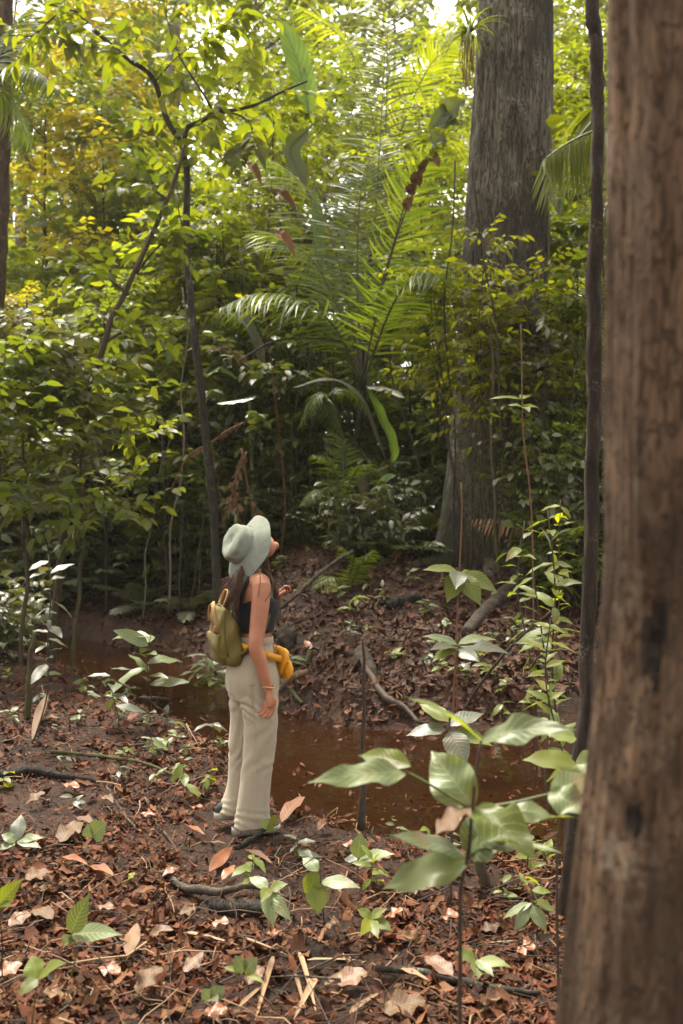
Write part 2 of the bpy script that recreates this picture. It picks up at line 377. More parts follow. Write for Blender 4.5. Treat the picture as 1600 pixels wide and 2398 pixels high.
r2 = ramp(nt, [(.35, (.25, .22, .2)), (.55, (1, .95, .9)), (.75, (1.9, 1.6, 1.4))]); L.new(n2.outputs[0], r2.inputs[0])
pb = node(nt, 'BsdfPrincipled', Roughness=.8); pb.inputs['Specular IOR Level'].default_value = .2
L.new(mix(nt, r1.outputs[0], r2.outputs[0], 1.0, 'MULTIPLY'), pb.inputs['Base Color'])
b = node(nt, 'Bump', Strength=.9, Distance=.03); L.new(n2.outputs[0], b.inputs['Height']); L.new(b.outputs[0], pb.inputs['Normal'])
L.new(pb.outputs[0], out.inputs[0]); M['soil'] = m
mb = MB(); mb.add(np.stack([X, Y, Z], -1), grid_faces(len(gy), len(gx), False), np.stack([X, Y], -1))
tag(mb.build('ground', M['soil']), 'brown forest floor on both banks of the stream', 'ground', kind='structure')

# stream water: a sheet whose edges run under the banks
m, nt, out = newmat('stream_water'); L = nt.links
tc = node(nt, 'TexCoord')
nz = node(nt, 'TexNoise', Scale=5, Detail=4); L.new(tc.outputs['Object'], nz.inputs['Vector'])
b = node(nt, 'Bump', Strength=.3, Distance=.03); L.new(nz.outputs[0], b.inputs['Height'])
tr = node(nt, 'BsdfTransparent', Color=(.48, .26, .11, 1))
df = node(nt, 'BsdfDiffuse', Color=(.05, .021, .008, 1))
gl = node(nt, 'BsdfGlossy', Roughness=.04, Color=(.9, .9, .9, 1)); L.new(b.outputs[0], gl.inputs['Normal'])
fr = node(nt, 'Fresnel', IOR=1.33); L.new(b.outputs[0], fr.inputs['Normal'])
m1 = node(nt, 'MixShader'); m1.inputs[0].default_value = .3; L.new(tr.outputs[0], m1.inputs[1]); L.new(df.outputs[0], m1.inputs[2])
m2 = node(nt, 'MixShader'); L.new(fr.outputs[0], m2.inputs[0]); L.new(m1.outputs[0], m2.inputs[1]); L.new(gl.outputs[0], m2.inputs[2])
L.new(m2.outputs[0], out.inputs[0]); M['water'] = m
xs = np.linspace(-14, 12, 160); yn, yf = edges(xs); t = np.linspace(-.12, 1.1, 16)[:, None]
WX = np.broadcast_to(xs, (16, 160)); WY = yn + (yf - yn) * t
mb = MB(); mb.add(np.stack([WX, WY, np.full_like(WX, WATER_Z)], -1), grid_faces(16, 160, False))
tag(mb.build('stream_water', M['water']), 'shallow orange brown stream water behind the woman', 'stream', kind='structure')

# ------------------------------------------------------------------ leaf litter (nobody could count it)
def normals(x, y):
    e = .05
    return nrm(np.stack([gz(x - e, y) - gz(x + e, y), gz(x, y - e) - gz(x, y + e), np.full_like(x, 2 * e)], -1))
def scatter_litter(name, label, n, yr, side, size, mat, tilt, rise, seed, seg=4, bare=None, ywt=1.6):
    r = np.random.default_rng(seed); N = n * 3
    u = r.random(N); y = (yr[0] ** (1 - ywt) + u * (yr[1] ** (1 - ywt) - yr[0] ** (1 - ywt))) ** (1 / (1 - ywt))
    x = (r.random(N) * 2 - 1) * (.40 * y + .5)
    yn, yf = edges(x)
    clump = fbm(x * 1.1, y * 1.1, 0, seed, 3) + r.normal(0, .35, N)
    ok = {'near': y < yn - .02, 'far': y > yf + .0, 'bed': (y > yn - .1) & (y < yf + .1)}[side] & (clump > -.55)
    if bare is not None:
        for (bx, by, br) in bare: ok &= ((x - bx) ** 2 + (y - by) ** 2 > (br * (1 + .5 * vnoise(x * 4, y * 4, 0, 2))) ** 2) | (r.random(N) < .2)
    x, y = x[ok][:n], y[ok][:n]; k = len(x)
    nn = nrm(normals(x, y) + r.normal(0, tilt, (k, 3)))
    ang = r.random(k) * 6.283
    d = np.stack([np.cos(ang), np.sin(ang), np.zeros(k)], -1); d = nrm(d - nn * (d * nn).sum(-1, keepdims=True))
    Ls = size[0] + (size[1] - size[0]) * r.random(k) ** 2.6
    base = np.stack([x, y, gz(x, y) + rise[0] + (rise[1] - rise[0]) * r.random(k) ** 2], -1) - d * Ls[:, None] * .5
    mb = MB()
    kinds = ['ell', 'acu', 'obo', 'broad']
    w = r.random(k) ** 1.5 * .2 + .07
    q = r.integers(0, 4, k)
    for i, kd in enumerate(kinds):
        s = q == i
        leaves(mb, base[s], d[s], nn[s], Ls[s], (Ls * w)[s], seg, kd, droop=r.normal(.0, .6, s.sum()), fold=r.normal(.1, .45, s.sum()), wav=.5)
    o = mb.build(name, mat)
    return tag(o, label, 'leaf litter', kind='stuff')
bare = [(-.47, 5.25, .36), (-.28, 4.9, .6), (-.35, 4.25, .42), (-.12, 3.6, .38), (-.6, 3.1, .25), (.5, 4.6, .3), (-1.6, 5.6, .35)]
scatter_litter('leaf_litter', 'red brown dead leaves covering the near bank', 30000, (2.2, 12.5), 'near', (.03, .12), M['litter'], .34, (.0, .03), 21, bare=bare, ywt=1.25)
scatter_litter('leaf_crumbs', 'small broken leaf fragments between the fallen leaves', 40000, (2.2, 10.5), 'near', (.01, .05), M['litter'], .6, (.0, .03), 22, seg=2)
scatter_litter('leaf_litter', 'dead leaves coloured darker for the shade on the far bank', 52000, (8.3, 26), 'far', (.045, .18), M['litter_dark'], .45, (.0, .05), 23, ywt=1.1)
scatter_litter('leaf_litter', 'dead leaves sunk in and floating on the brown stream', 6500, (4.6, 15), 'bed', (.02, .11), M['litter'], .15, (.0, .24), 24, seg=3)
# fine twigs in the litter
r = np.random.default_rng(31); mb = MB(); k = 0
while k < 1500:
    y = 2.3 * (13 / 2.3) ** r.random(); x = (r.random() * 2 - 1) * (.4 * y + .4)
    yn, yf = edges(x)
    if yn - .05 < y < yf + .05: continue
    k += 1
    a = r.random() * 6.28; l = .06 + .38 * r.random() ** 2; s = np.linspace(-.5, .5, 5)
    px = x + np.cos(a) * l * s + r.normal(0, .012, 5); py = y + np.sin(a) * l * s + r.normal(0, .012, 5)
    pz = gz(px, py) + .02 + r.random() * .03 + r.normal(0, .008, 5) + s * r.normal(0, .08)
    tube(mb, np.stack([px, py, pz], -1), np.linspace(1, .5, 5) * (.0015 + .0035 * r.random()), 4, mat=int(r.integers(0, 3)))
tag(mb.build('twig_litter', [M['stem_brown'], M['bark_fall'], M['straw']]), 'fine broken twigs strewn over both banks', 'twig litter', kind='stuff')
# ------------------------------------------------------------------ generators
LM = [('the woman', 590, 1480), ('the huge grey trunk', 1190, 620), ('the huge mossy trunk base', 1160, 1180), ('the dark forked sapling trunk', 450, 620), ('the leaning slender trunk', 250, 780),
      ('the yellow leaved tree', 230, 400), ('the blurred brown trunk', 1490, 1250), ('the tall central palm', 840, 640), ('the dead brown banana leaf', 545, 1150),
      ('the bright green banana leaf', 880, 980), ('the hanging palm frond', 1335, 410), ('the orange brown stream', 780, 1780), ('the pale foreground sapling', 1080, 1880),
      ('the rotten root stump', 905, 1560), ('the thin dark trunk', 1375, 900), ('the stream bend', 280, 1530), ('the dry drooping frond', 1180, 1225), ('the red stemmed sapling', 1070, 1350)]
def px_of(p):
    return 800 + p[0] / p[1] * F, 1199 - (p[2] - CAMZ) / p[1] * F
def where(q, skip=None):
    L_ = sorted((math.hypot(q[0] - a, (q[1] - b) * .8), n, q[0] - a, q[1] - b) for n, a, b in LM if n != skip)
    out = []
    for d, n, dx, dy in L_[:6]:
        if d < 60: rel = 'close by'
        elif abs(dx) > abs(dy) * 1.1: rel = 'right of' if dx > 0 else 'left of'
        else: rel = 'below' if dy > 0 else 'above'
        out.append(rel + ' ' + n)
    return out
def label_for(desc, q, skip=None):
    w = where(q, skip)
    for i in range(len(w)):
        for tail in ([w[i]] if i == 0 else []) + [w[i] + ' and ' + w[j] for j in range(i + 1, len(w))]:
            l = desc + ' ' + tail
            if len(l.split()) <= 16 and l not in USED:
                USED[l] = 1; return l
    return desc + ' ' + w[0]

def rotz(v, a):
    c, s = np.cos(a), np.sin(a)
    return np.stack([v[..., 0] * c - v[..., 1] * s, v[..., 0] * s + v[..., 1] * c, v[..., 2]], -1)

def spray(mb, start, d, length, nl, ll, r, tw=0, shape='ell', flat=.9, wr=.2, leafmat=0, twig_r=.004, seg=2):
    """twigs with leaves in two ranks; start/d (T,3)"""
    T = len(start); side = nrm(np.cross(d, np.array([0, 0, 1.0]) + r.normal(0, .2, (T, 3))))
    up = np.cross(side, d)
    ls = length if np.ndim(length) else np.full(T, length)
    bend = r.normal(-.12, .12, T)
    t = np.linspace(0, 1, 4)
    pts = start[:, None] + d[:, None] * (ls[:, None] * t)[..., None] + up[:, None] * (bend[:, None] * ls[:, None] * t ** 2)[..., None]
    if twig_r:
        for i in range(T): tube(mb, pts[i], np.array([1, .8, .6, .3]) * twig_r, 3, mat=tw, cap=False)
    u = (np.arange(nl) + .7) / nl * (1 - .2 * r.random((T, nl)))
    u = np.clip(u, .12, 1)
    base = start[:, None] + d[:, None] * (ls[:, None] * u)[..., None] + up[:, None] * (bend[:, None] * ls[:, None] * u ** 2)[..., None]
    sg = np.where(np.arange(nl) % 2 == 0, 1.0, -1.0)[None] * np.ones((T, 1))
    ld = d[:, None] * (.45 + .4 * r.random((T, nl)))[..., None] + side[:, None] * (sg * (.6 + .5 * r.random((T, nl))))[..., None] - np.array([0, 0, 1.0]) * (.25 + r.normal(0, .25, (T, nl)))[..., None]
    nn = up[:, None] * flat + r.normal(0, .38, (T, nl, 3)) + np.array([0, 0, .25])
    N = T * nl
    Ls = ll * (.65 + .6 * r.random(N))
    leaves(mb, base.reshape(N, 3), ld.reshape(N, 3), nn.reshape(N, 3), Ls, Ls * wr * (.85 + .3 * r.random(N)), seg, shape, droop=.35 + .35 * r.random(N), fold=.15, mat=leafmat)

def tree_proto(name, h, r0, crown0, nl, limb, ntw, twl, nleaf, ll, seed, bark, leafm, lean=.06, shape='ell', wr=.2, top=True, elev=(.1, .8), seg=2, cloc=(0, -50, -50)):
    r = np.random.default_rng(seed)
    root = thing(name, None, None, cloc)
    mt, mc = MB(), MB()
    n = 14; t = np.linspace(0, 1, n)
    wob = np.cumsum(r.normal(0, lean, (n, 2)), 0) * h / n
    sp = np.stack([wob[:, 0], wob[:, 1], t * h], -1); sp[0, :2] = 0
    sp = np.concatenate([[[0, 0, -.4]], sp])
    tube(mt, sp, np.concatenate([[r0 * 1.35], r0 * (1 - .85 * t ** 1.2)]), 10, rough=.15, seed=seed)
    S, D, Ls = [], [], []
    for i in range(nl):
        f = crown0 + (1 - crown0) * (i + r.random()) / nl * .97
        k = f * (n - 1) + 1; k0 = int(k); p0 = sp[k0] + (sp[min(k0 + 1, n)] - sp[k0]) * (k - k0)
        az = i * 2.4 + r.normal(0, .4); el = r.uniform(*elev)
        ln = limb * (1 - .55 * max(0, (f - .55) / .45)) * r.uniform(.6, 1.15)
        dv = np.array([np.cos(az) * np.cos(el), np.sin(az) * np.cos(el), np.sin(el)])
        q = np.linspace(0, 1, 6)[:, None]
        lp = p0 + dv * ln * q + np.array([0, 0, -.12 * ln]) * q ** 2 + np.cumsum(r.normal(0, .04 * ln, (6, 3)), 0) * (q > 0)
        tube(mt, lp, np.linspace(1, .25, 6) * max(.008, r0 * .36 * (1 - .6 * f)), 5)
        tt = .22 + .78 * (np.arange(ntw) + r.random(ntw)) / ntw
        kk = np.clip(tt * 5, 0, 4.999); a = kk.astype(int)
        st = lp[a] + (lp[a + 1] - lp[a]) * (kk - a)[:, None]
        lat = nrm(np.cross(dv, [0, 0, 1.0]))
        sg = np.where(np.arange(ntw) % 2 == 0, 1, -1)
        dd = dv * r.uniform(.3, .9, ntw)[:, None] + lat * (sg * r.uniform(.4, 1.0, ntw))[:, None] + r.normal(0, .28, (ntw, 3))
        S.append(st); D.append(nrm(dd)); Ls.append(twl * r.uniform(.6, 1.3, ntw))
    S, D, Ls = map(np.concatenate, (S, D, Ls))
    spray(mc, S, D, Ls, nleaf, ll, r, tw=1, shape=shape, wr=wr, twig_r=max(.003, ll * .025), seg=seg)
    mt.build('trunk', bark, root); mc.build('crown', [leafm, bark], root)
    return root

def shrub_proto(name, h, spread, nst, ntw, twl, nleaf, ll, seed, leafm, stem, shape='ell', wr=.22, seg=2, low=.15):
    r = np.random.default_rng(seed); root = thing(name, None, None, (0, -50, -50)); ms, mc = MB(), MB(); S, D, Ls = [], [], []
    for i in range(nst):
        az = i * 2.4 + r.normal(0, .5); hh = h * r.uniform(.55, 1.0); sp = spread * r.uniform(.3, 1)
        q = np.linspace(0, 1, 7)[:, None]
        o = np.array([np.cos(az), np.sin(az), 0]) * .06 * nst ** .5 * r.random()
        lp = o + np.array([np.cos(az) * sp, np.sin(az) * sp, hh]) * q ** np.array([1.7, 1.7, .9]) + np.cumsum(r.normal(0, .025 * h, (7, 3)), 0) * (q > 0)
        lp[0, 2] = -.15
        tube(ms, lp, np.linspace(1, .3, 7) * (.004 + .006 * h ** .5), 5)
        tt = low + (1 - low) * (np.arange(ntw) + r.random(ntw)) / ntw; kk = np.clip(tt * 6, 0, 5.999); a = kk.astype(int)
        S.append(lp[a] + (lp[a + 1] - lp[a]) * (kk - a)[:, None])
        aa = r.random(ntw) * 6.283; e = r.normal(.25, .35, ntw)
        D.append(np.stack([np.cos(aa) * np.cos(e), np.sin(aa) * np.cos(e), np.sin(e)], -1)); Ls.append(twl * r.uniform(.5, 1.3, ntw))
    S, D, Ls = map(np.concatenate, (S, D, Ls))
    spray(mc, S, D, Ls, nleaf, ll, r, tw=1, shape=shape, wr=wr, twig_r=.003, seg=seg)
    ms.build('stem', stem, root); mc.build('foliage', [leafm, stem], root)
    return root

def frond_mesh(mb, pts, n, ll, w, r, hang=.5, fwd=.55, up0=None, rad=.018, keep=1.0, lseg=4, start=.12):
    """a pinnate palm frond along pts: rachis + leaflets"""
    pts = smooth_path(pts, 22); t, a, b = frames(pts)
    up = nrm(np.array([0, 0, 1.0]) - t * t[:, 2:3]) if up0 is None else nrm(np.array(up0, float) - t * (t @ np.array(up0, float))[:, None])
    side = np.cross(t, up)
    tube(mb, pts, np.linspace(1, .18, 22) * rad, 5, mat=1)
    u = np.linspace(start, .995, n); k = np.clip(u * 21, 0, 20.999); i = k.astype(int); fr = (k - i)[:, None]
    base = pts[i] + (pts[i + 1] - pts[i]) * fr
    for sg in (1, -1):
        kp = r.random(n) < keep
        m = kp.sum()
        f2 = fwd + .5 * u[kp]
        d = t[i[kp]] * (f2 + r.normal(0, .07, m))[:, None] + side[i[kp]] * sg + up[i[kp]] * (.18 + r.normal(0, .08, m))[:, None] - np.array([0, 0, 1.0]) * hang * r.uniform(.6, 1.2, m)[:, None]
        prof = np.clip(np.sin(np.pi * (u[kp] * .86 + .12)) ** .6, .25, 1)
        nn = up[i[kp]] + side[i[kp]] * sg * -.2 + r.normal(0, .1, (m, 3))
        leaves(mb, base[kp], d, nn, ll * prof * r.uniform(.9, 1.08, m), w * (.7 + .3 * prof), lseg, 'blade', droop=(.5 + hang * .5 if hang < 1.5 else .15) * r.uniform(.6, 1.2, m), fold=.35)

def palm_thing(label, base, fronds, trunk_h, tr, mats=('palm', 'rachis'), leaflet=.6, w=.018, n=46, hang=.4, group=None, seed=1, bark='bark_brown'):
    """fronds: list of local point lists from the trunk top"""
    r = np.random.default_rng(seed)
    root = thing('palm', label, 'palm', base, 0, group)
    mb = MB(); top = np.array([0, 0, trunk_h])
    q = np.linspace(0, 1, 9)[:, None]
    tube(mb, np.array([0, 0, -.4]) + (top + [0, 0, .4]) * q + r.normal(0, .02, (9, 3)) * (q > 0), np.linspace(1.2, .9, 9) * tr, 9, rough=.3, seed=seed)
    mb.build('trunk', M[bark], root)
    for f in fronds:
        mb = MB(); frond_mesh(mb, np.array(f) + top, n, leaflet, w, r, hang=hang)
        mb.build('frond', [M[mats[0]], M[mats[1]]], root)
    return root
def auto_fronds(k, L, r, el=(.5, 1.35), droop=.5, az0=0.0):
    out = []
    for i in range(k):
        az = az0 + i * 2.399 + r.normal(0, .15); e = r.uniform(*el); l = L * r.uniform(.75, 1.1)
        t = np.linspace(0, 1, 5)[:, None]; h = np.array([np.cos(az), np.sin(az), 0])
        out.append(h * np.cos(e) * l * t + h * l * .25 * droop * t ** 2 + np.array([0, 0, 1.0]) * (np.sin(e) * l * t - droop * l * .5 * t ** 2.2))
    return out

def big_leaf(mb, base, tip, n, w, mat=0, shape='ell', droop=.5, fold=.15, wav=.15, seg=12, stalk=None):
    base, tip = np.array(base, float), np.array(tip, float); v = tip - base
    L_ = np.linalg.norm(v) * (1 + droop * .12); n = np.array(n, float)
    d = nrm(v); n = nrm(n - d * (n @ d)); d = nrm(d + n * droop * .5)
    leaves(mb, base[None], d[None], n[None], np.array([L_]), np.array([w]), seg, shape, droop=np.array([droop]), fold=np.array([fold]), mat=mat, wav=wav, cols=3)

def sapling(label, base, stem_pts, leafspec, leafm, stem, group=None, name='sapling', sr=.004, cat='sapling'):
    """stem_pts local; leafspec: (base, tip, normal, halfwidth[, material]) local; each leaf a child"""
    root = thing(name, label, cat, base, 0, group)
    mb = MB(); sp = smooth_path(stem_pts, 16); tube(mb, sp, np.linspace(1, .55, 16) * sr, 6)
    mb.build('stem', M[stem], root)
    for s in leafspec:
        mb = MB(); big_leaf(mb, s[0], s[1], s[2], s[3], **(s[5] if len(s) > 5 else {}))
        mb.build('leaf', M[s[4]] if len(s) > 4 and s[4] else leafm, root)
    return root
def auto_sapling(label, base, h, nl, ll, leafm, stem, r, lean=(0, 0), top=.55, wr=.2, group=None, name='sapling', cat='sapling', sr=None, whorl=False, shape='ell'):
    t = np.linspace(0, 1, 5)
    sp = np.stack([lean[0] * t ** 1.5 + np.cumsum(r.normal(0, .035 * h, 5)), lean[1] * t ** 1.5 + np.cumsum(r.normal(0, .015 * h, 5)), h * t], -1); sp[0] = (0, 0, -.05)
    dense = smooth_path(sp, 30); spec = []
    for i in range(nl):
        u = (1 - .12 * r.random()) if whorl else (1 - top) + top * (i + .6) / nl
        p = dense[min(29, int(u * 29))]
        az = i * (6.283 / nl if whorl else 2.6) + r.normal(0, .3 if whorl else .65)
        l = ll * r.uniform(.5, 1.2); e = r.normal(.02, .38)
        dv = np.array([np.cos(az) * np.cos(e), np.sin(az) * np.cos(e), np.sin(e)])
        st = p + dv * l * .12
        spec.append((p, st + dv * l - np.array([0, 0, .12 * l]), np.array([0, 0, 1.0]) + r.normal(0, .25, 3) + np.array([0, -.25, 0]), l * wr * r.uniform(.85, 1.15), None, dict(droop=r.uniform(.3, .8), seg=7, shape=shape)))
    return sapling(label, base, sp, spec, leafm, stem, group, name, sr or .0025 + h * .003, cat)
# ------------------------------------------------------------------ the large trunks
r = np.random.default_rng(77)
def ring_trunk(name, centers, radii, nth, mat, parent, disp, seed, flare=None, zs=None):
    """tall trunk from rings at centers (n,3) with radius fn(theta, i)"""
    n = len(centers); th = np.arange(nth) / nth * 2 * np.pi
    TH, ZZ = np.meshgrid(th, np.arange(n)); z = np.asarray(centers)[:, 2][:, None]
    rad = np.asarray(radii)[:, None] * np.ones((1, nth))
    if flare is not None: rad = rad + flare(TH, z)
    rad = rad + disp(TH, z, rad)
    v = np.asarray(centers)[:, None] + np.stack([np.cos(TH) * rad, np.sin(TH) * rad, 0 * TH], -1)
    mb = MB(); mb.add(v, grid_faces(n, nth), np.stack([TH, np.broadcast_to(z, TH.shape)], -1))
    return mb.build(name, mat, parent)

# giant tree on the far bank
GX, GY = (1185 - 800) / F * 13, 13.0
gb = float(gz(GX, GY - .5))
giant = thing('giant_tree', 'huge grey barked trunk with mossy flared base on the far bank', 'tree', (GX, GY, gb))
zt = np.concatenate([np.linspace(-.7, 2.2, 90), np.linspace(2.22, 9.5, 150), np.linspace(9.6, 17, 20)])
def px2(z): # centre & radius along height from the photo
    py = 1199 - (z + gb - CAMZ) / 13 * F
    l = np.interp(py, [0, 250, 480, 700, 900, 1100, 1290], [1120, 1105, 1088, 1076, 1066, 1052, 1030])
    rr = np.interp(py, [0, 250, 480, 700, 900, 1100, 1290], [1297, 1290, 1282, 1285, 1290, 1300, 1312])
    return ((l + rr) / 2 - 1185) / F * 13, (rr - l) / 2 / F * 13
cx, rd = px2(zt)
cx = cx + .0 * zt; rd = np.where(zt > 7, rd[np.searchsorted(zt, 7)] - .02 * (zt - 7), rd)
def gdisp(TH, z, rad):
    a, b = np.cos(TH), np.sin(TH)
    f = .05 * fbm(a * 1.3, b * 1.3, z * .35, 5, 2)
    f += .028 * (1 - np.abs(fbm(a * 7, b * 7, z * .55, 6, 3))) + .012 * fbm(a * 22, b * 22, z * 3, 7, 2)
    return f - .03
def gflare(TH, z):
    k = np.exp(-np.clip(z + .2, 0, 9) / .55)
    lob = .5 + .5 * np.cos(5 * TH + .9 + .5 * np.sin(TH * 2))
    return k * (.05 + .30 * lob ** 2)
ring_trunk('trunk', np.stack([cx, 0 * zt, zt], -1), rd, 150, M['bark_grey'], giant, gdisp, 5, gflare)
# surface roots running off the base
for az, ln in ((-2.6, 1.1), (-1.9, .8), (-.7, 1.0), (.2, .9)):
    mb = MB(); s = np.linspace(0, 1, 9)
    x = np.cos(az) * (.55 + ln * s); y = np.sin(az) * (.55 + ln * s)
    zz = gz(GX + x, GY + y) - gb + .16 * (1 - s) ** 1.5 - .05 * s
    tube(mb, smooth_path(np.stack([x, y, zz], -1), 16), np.linspace(.16, .03, 16), 9, ry=np.linspace(.24, .03, 16), rough=.3, seed=int(az * 10) + 40)
    mb.build('root', M['bark_grey'], giant)

# crown of the giant tree, above the picture: it shades the far bank
cr = np.random.default_rng(4); mb = MB(); mtk = MB(); S, D = [], []
for i in range(14):
    az = i * 2.4; ln = cr.uniform(4.5, 7.5); z0 = cr.uniform(9.0, 15.5)
    if math.sin(az) < -.2 and math.cos(az) < .3: continue
    dv = np.array([np.cos(az), np.sin(az), cr.uniform(.12, .5)]); q = np.linspace(0, 1, 7)[:, None]
    lp = np.array([.1, 0, z0]) + dv * ln * q + np.cumsum(cr.normal(0, .15, (7, 3)), 0) * (q > 0)
    tube(mtk, lp, np.linspace(.17, .04, 7), 6)
    kk = np.clip((.2 + .8 * cr.random(20)) * 6, 0, 5.99); a = kk.astype(int)
    S.append(lp[a] + (lp[a + 1] - lp[a]) * (kk - a)[:, None])
    D.append(nrm(dv * .5 + cr.normal(0, .6, (20, 3)) * [1, 1, .4]))
S, D = np.concatenate(S), np.concatenate(D)
spray(mb, S, D, cr.uniform(.9, 1.8, len(S)), 15, .30, cr, tw=1, wr=.24, twig_r=.01)
mtk.build('limb', M['bark_grey'], giant); mb.build('crown', [M['green'], M['bark_grey']], giant)

# near trunk, out of focus on the right
NX, NY = (1618 - 800) / F * 1.4, 1.4
nb = float(gz(NX, NY))
near = thing('brown_tree', 'blurred reddish brown trunk with dark knot holes filling the right edge', 'tree', (NX, NY, nb))
zt = np.linspace(-.3, 4.2, 640)
def ncent(z):
    py = 1199 - (z + nb - CAMZ) / NY * F
    return np.interp(py, [-600, 0, 700, 1300, 1700, 2100, 2400, 2800], [1432, 1422, 1417, 1406, 1375, 1335, 1305, 1270])
lx = (ncent(zt) - 1618) / F * NY
rr = -lx * np.sqrt(1 / (1 + (lx / NX * .0) ** 2)); rr = np.maximum(rr * .95, .09)
def ndisp(TH, z, rad):
    a, b = np.cos(TH), np.sin(TH)
    f = .007 * fbm(a * 1.5, b * 1.5, z * 1.2, 15, 2) + .007 * fbm(a * 8, b * 8, z * 2.2, 16, 3) + .002 * fbm(a * 24, b * 24, z * 9, 17, 2)
    for (t0, z0, wt, wz, dp) in ((-2.33, 1.46, .26, .085, .03), (-1.80, 1.59, .20, .035, .025), (-2.45, 1.22, .14, .035, .015), (-1.9, 1.86, .08, .035, .012)):
        f = f - dp * np.exp(-((TH - 6.2832 * (TH > np.pi) - t0) / wt) ** 2 - ((z - z0) / wz) ** 2)
    return f
ring_trunk('trunk', np.stack([0 * zt, 0 * zt, zt], -1), rr, 240, M['bark_red'], near, ndisp, 15)
nme = near.children[0].data; nme.materials.append(M['bark_knot'])      # rotten knot holes in the bark
TH, ZZ = np.meshgrid(np.arange(240) / 240 * 2 * np.pi, zt[:-1]); TH = TH - 6.2832 * (TH > np.pi)
wob = .6 * fbm(TH * 7, ZZ * 16, 0, 19, 4); hole = np.zeros(TH.shape, bool)
for (t0, z0, wt, wz) in ((-2.33, 1.45, .19, .058), (-1.80, 1.60, .16, .024), (-2.45, 1.22, .10, .02)):
    hole |= ((TH - t0) / wt) ** 2 + ((ZZ - z0) / wz) ** 2 + wob < 1
nme.polygons.foreach_set('material_index', hole.ravel().astype(np.int32))
# its crown and limbs, above the picture: they shade the near bank
cr = np.random.default_rng(14); mb = MB(); mtk = MB(); S, D = [], []
tube(mtk, smooth_path(np.array([[0, 0, 4.1], [.1, -.1, 6.5], [-.1, .2, 9], [0, .3, 11.5]]), 12), np.linspace(.13, .05, 12), 9)
for i in range(16):
    az = i * 2.4; ln = cr.uniform(3.5, 6.5); z0 = cr.uniform(6.5, 11.2)
    dv = np.array([np.cos(az), np.sin(az), cr.uniform(.15, .5)]); q = np.linspace(0, 1, 7)[:, None]
    lp = np.array([0, .1, z0]) + dv * ln * q + np.cumsum(cr.normal(0, .12, (7, 3)), 0) * (q > 0)
    tube(mtk, lp, np.linspace(.07, .02, 7), 6)
    kk = np.clip((.2 + .8 * cr.random(16)) * 6, 0, 5.99); a_ = kk.astype(int)
    S.append(lp[a_] + (lp[a_ + 1] - lp[a_]) * (kk - a_)[:, None]); D.append(nrm(dv * .5 + cr.normal(0, .6, (16, 3)) * [1, 1, .4]))
S, D = np.concatenate(S), np.concatenate(D); ok = S[:, 2] > .62 * (S[:, 1] + 2) + 2.6; S, D = S[ok], D[ok]
spray(mb, S, D, cr.uniform(.8, 1.5, len(S)), 13, .30, cr, tw=1, wr=.24, twig_r=.01)
mtk.build('limb', M['bark_red'], near); mb.build('crown', [M['green'], M['bark_red']], near)

# thin dark trunk beside it
def trunk_px(name, label, cat, pts, w, Ys, bark, seed, sides=9, group=None, parts=None, rough=.18, wave=0):
    W = [P(a, b, y) for (a, b), y in zip(pts, np.broadcast_to(Ys, len(pts)))]
    g = W[-1]; base = np.array([g[0], g[1], float(gz(g[0], g[1]))])
    W[-1] = base - [0, 0, .15]
    root = thing(name, label, cat, base, 0, group); mb = MB(); n = 60
    p = smooth_path(np.array(W)[::-1] - base, n)
    p[1:-1] += np.cumsum(np.random.default_rng(seed).normal(0, .004, (n - 2, 3)), 0) * np.sin(np.linspace(0, 3.14, n - 2))[:, None]
    if wave: k_ = np.linspace(0, 9, n); p[:, 0] += wave * vnoise(k_, 1.5, 0, seed) * np.minimum(1, k_); p[:, 1] += wave * vnoise(k_, 7.5, 0, seed) * np.minimum(1, k_)
    rad = np.interp(np.linspace(0, 1, n), np.linspace(0, 1, len(w)), np.array(w)[::-1]) 
    tube(mb, p, rad, sides, rough=rough, seed=seed); mb.build('trunk', M[bark], root)
    return root, base
thin, _ = trunk_px('thin_tree', 'thin dark crooked trunk squeezed beside the blurred brown trunk', 'tree', [(1392, -300), (1388, 0), (1398, 90), (1406, 200), (1408, 420), (1402, 700), (1400, 1000), (1388, 1300), (1368, 1650), (1345, 1900), (1318, 2150)], [.022, .026, .024, .030, .026, .032, .036], 4.05, 'bark_thin', 3, rough=.4, sides=14)

# slim forked tree behind the woman
slim, sb = trunk_px('slim_tree', 'slim dark forked tree arching over from behind the woman', 'tree', [(185, -40), (190, 40), (290, 130), (360, 182), (395, 280), (428, 345), (443, 450), (445, 600), (458, 750), (470, 900), (488, 1100), (503, 1300), (512, 1440)], [.02, .03, .040, .048, .056], [12.4, 12.3, 12.2, 12.2, 12.2, 12.2, 12.2, 12.2, 12.2, 12.2, 12.2, 12.2, 12.2], 'bark_dark', 9, wave=.03)
def branch_px(root, base, pts, w, Y, bark, seed=0):
    mb = MB(); p = smooth_path(np.array([P(a, b, Y + .02 * i * (1 if seed % 2 else -1)) for i, (a, b) in enumerate(pts)]) - base, 20)
    tube(mb, p, np.linspace(w, w * .35, 20), 6, rough=.15, seed=seed); mb.build('branch', M[bark], root); return p
bp = [branch_px(slim, sb, q, w, 12.2, 'bark_dark', i) for i, (q, w) in enumerate([
    ([(430, 345), (438, 300), (470, 285), (505, 260), (545, 258), (600, 245), (660, 215), (720, 190)], .035),
    ([(500, 262), (470, 210), (440, 165), (415, 120), (395, 60), (380, -20)], .014),
    ([(188, 30), (150, 25), (110, 55), (75, 85), (40, 80)], .016), ([(320, 150), (300, 140), (260, 100), (210, 60), (160, 45)], .014),
    ([(505, 262), (560, 270), (590, 300), (575, 350)], .014), ([(440, 560), (420, 500), (415, 420), (425, 380)], .010), ([(365, 190), (420, 130), (520, 60), (560, 20)], .010)])]
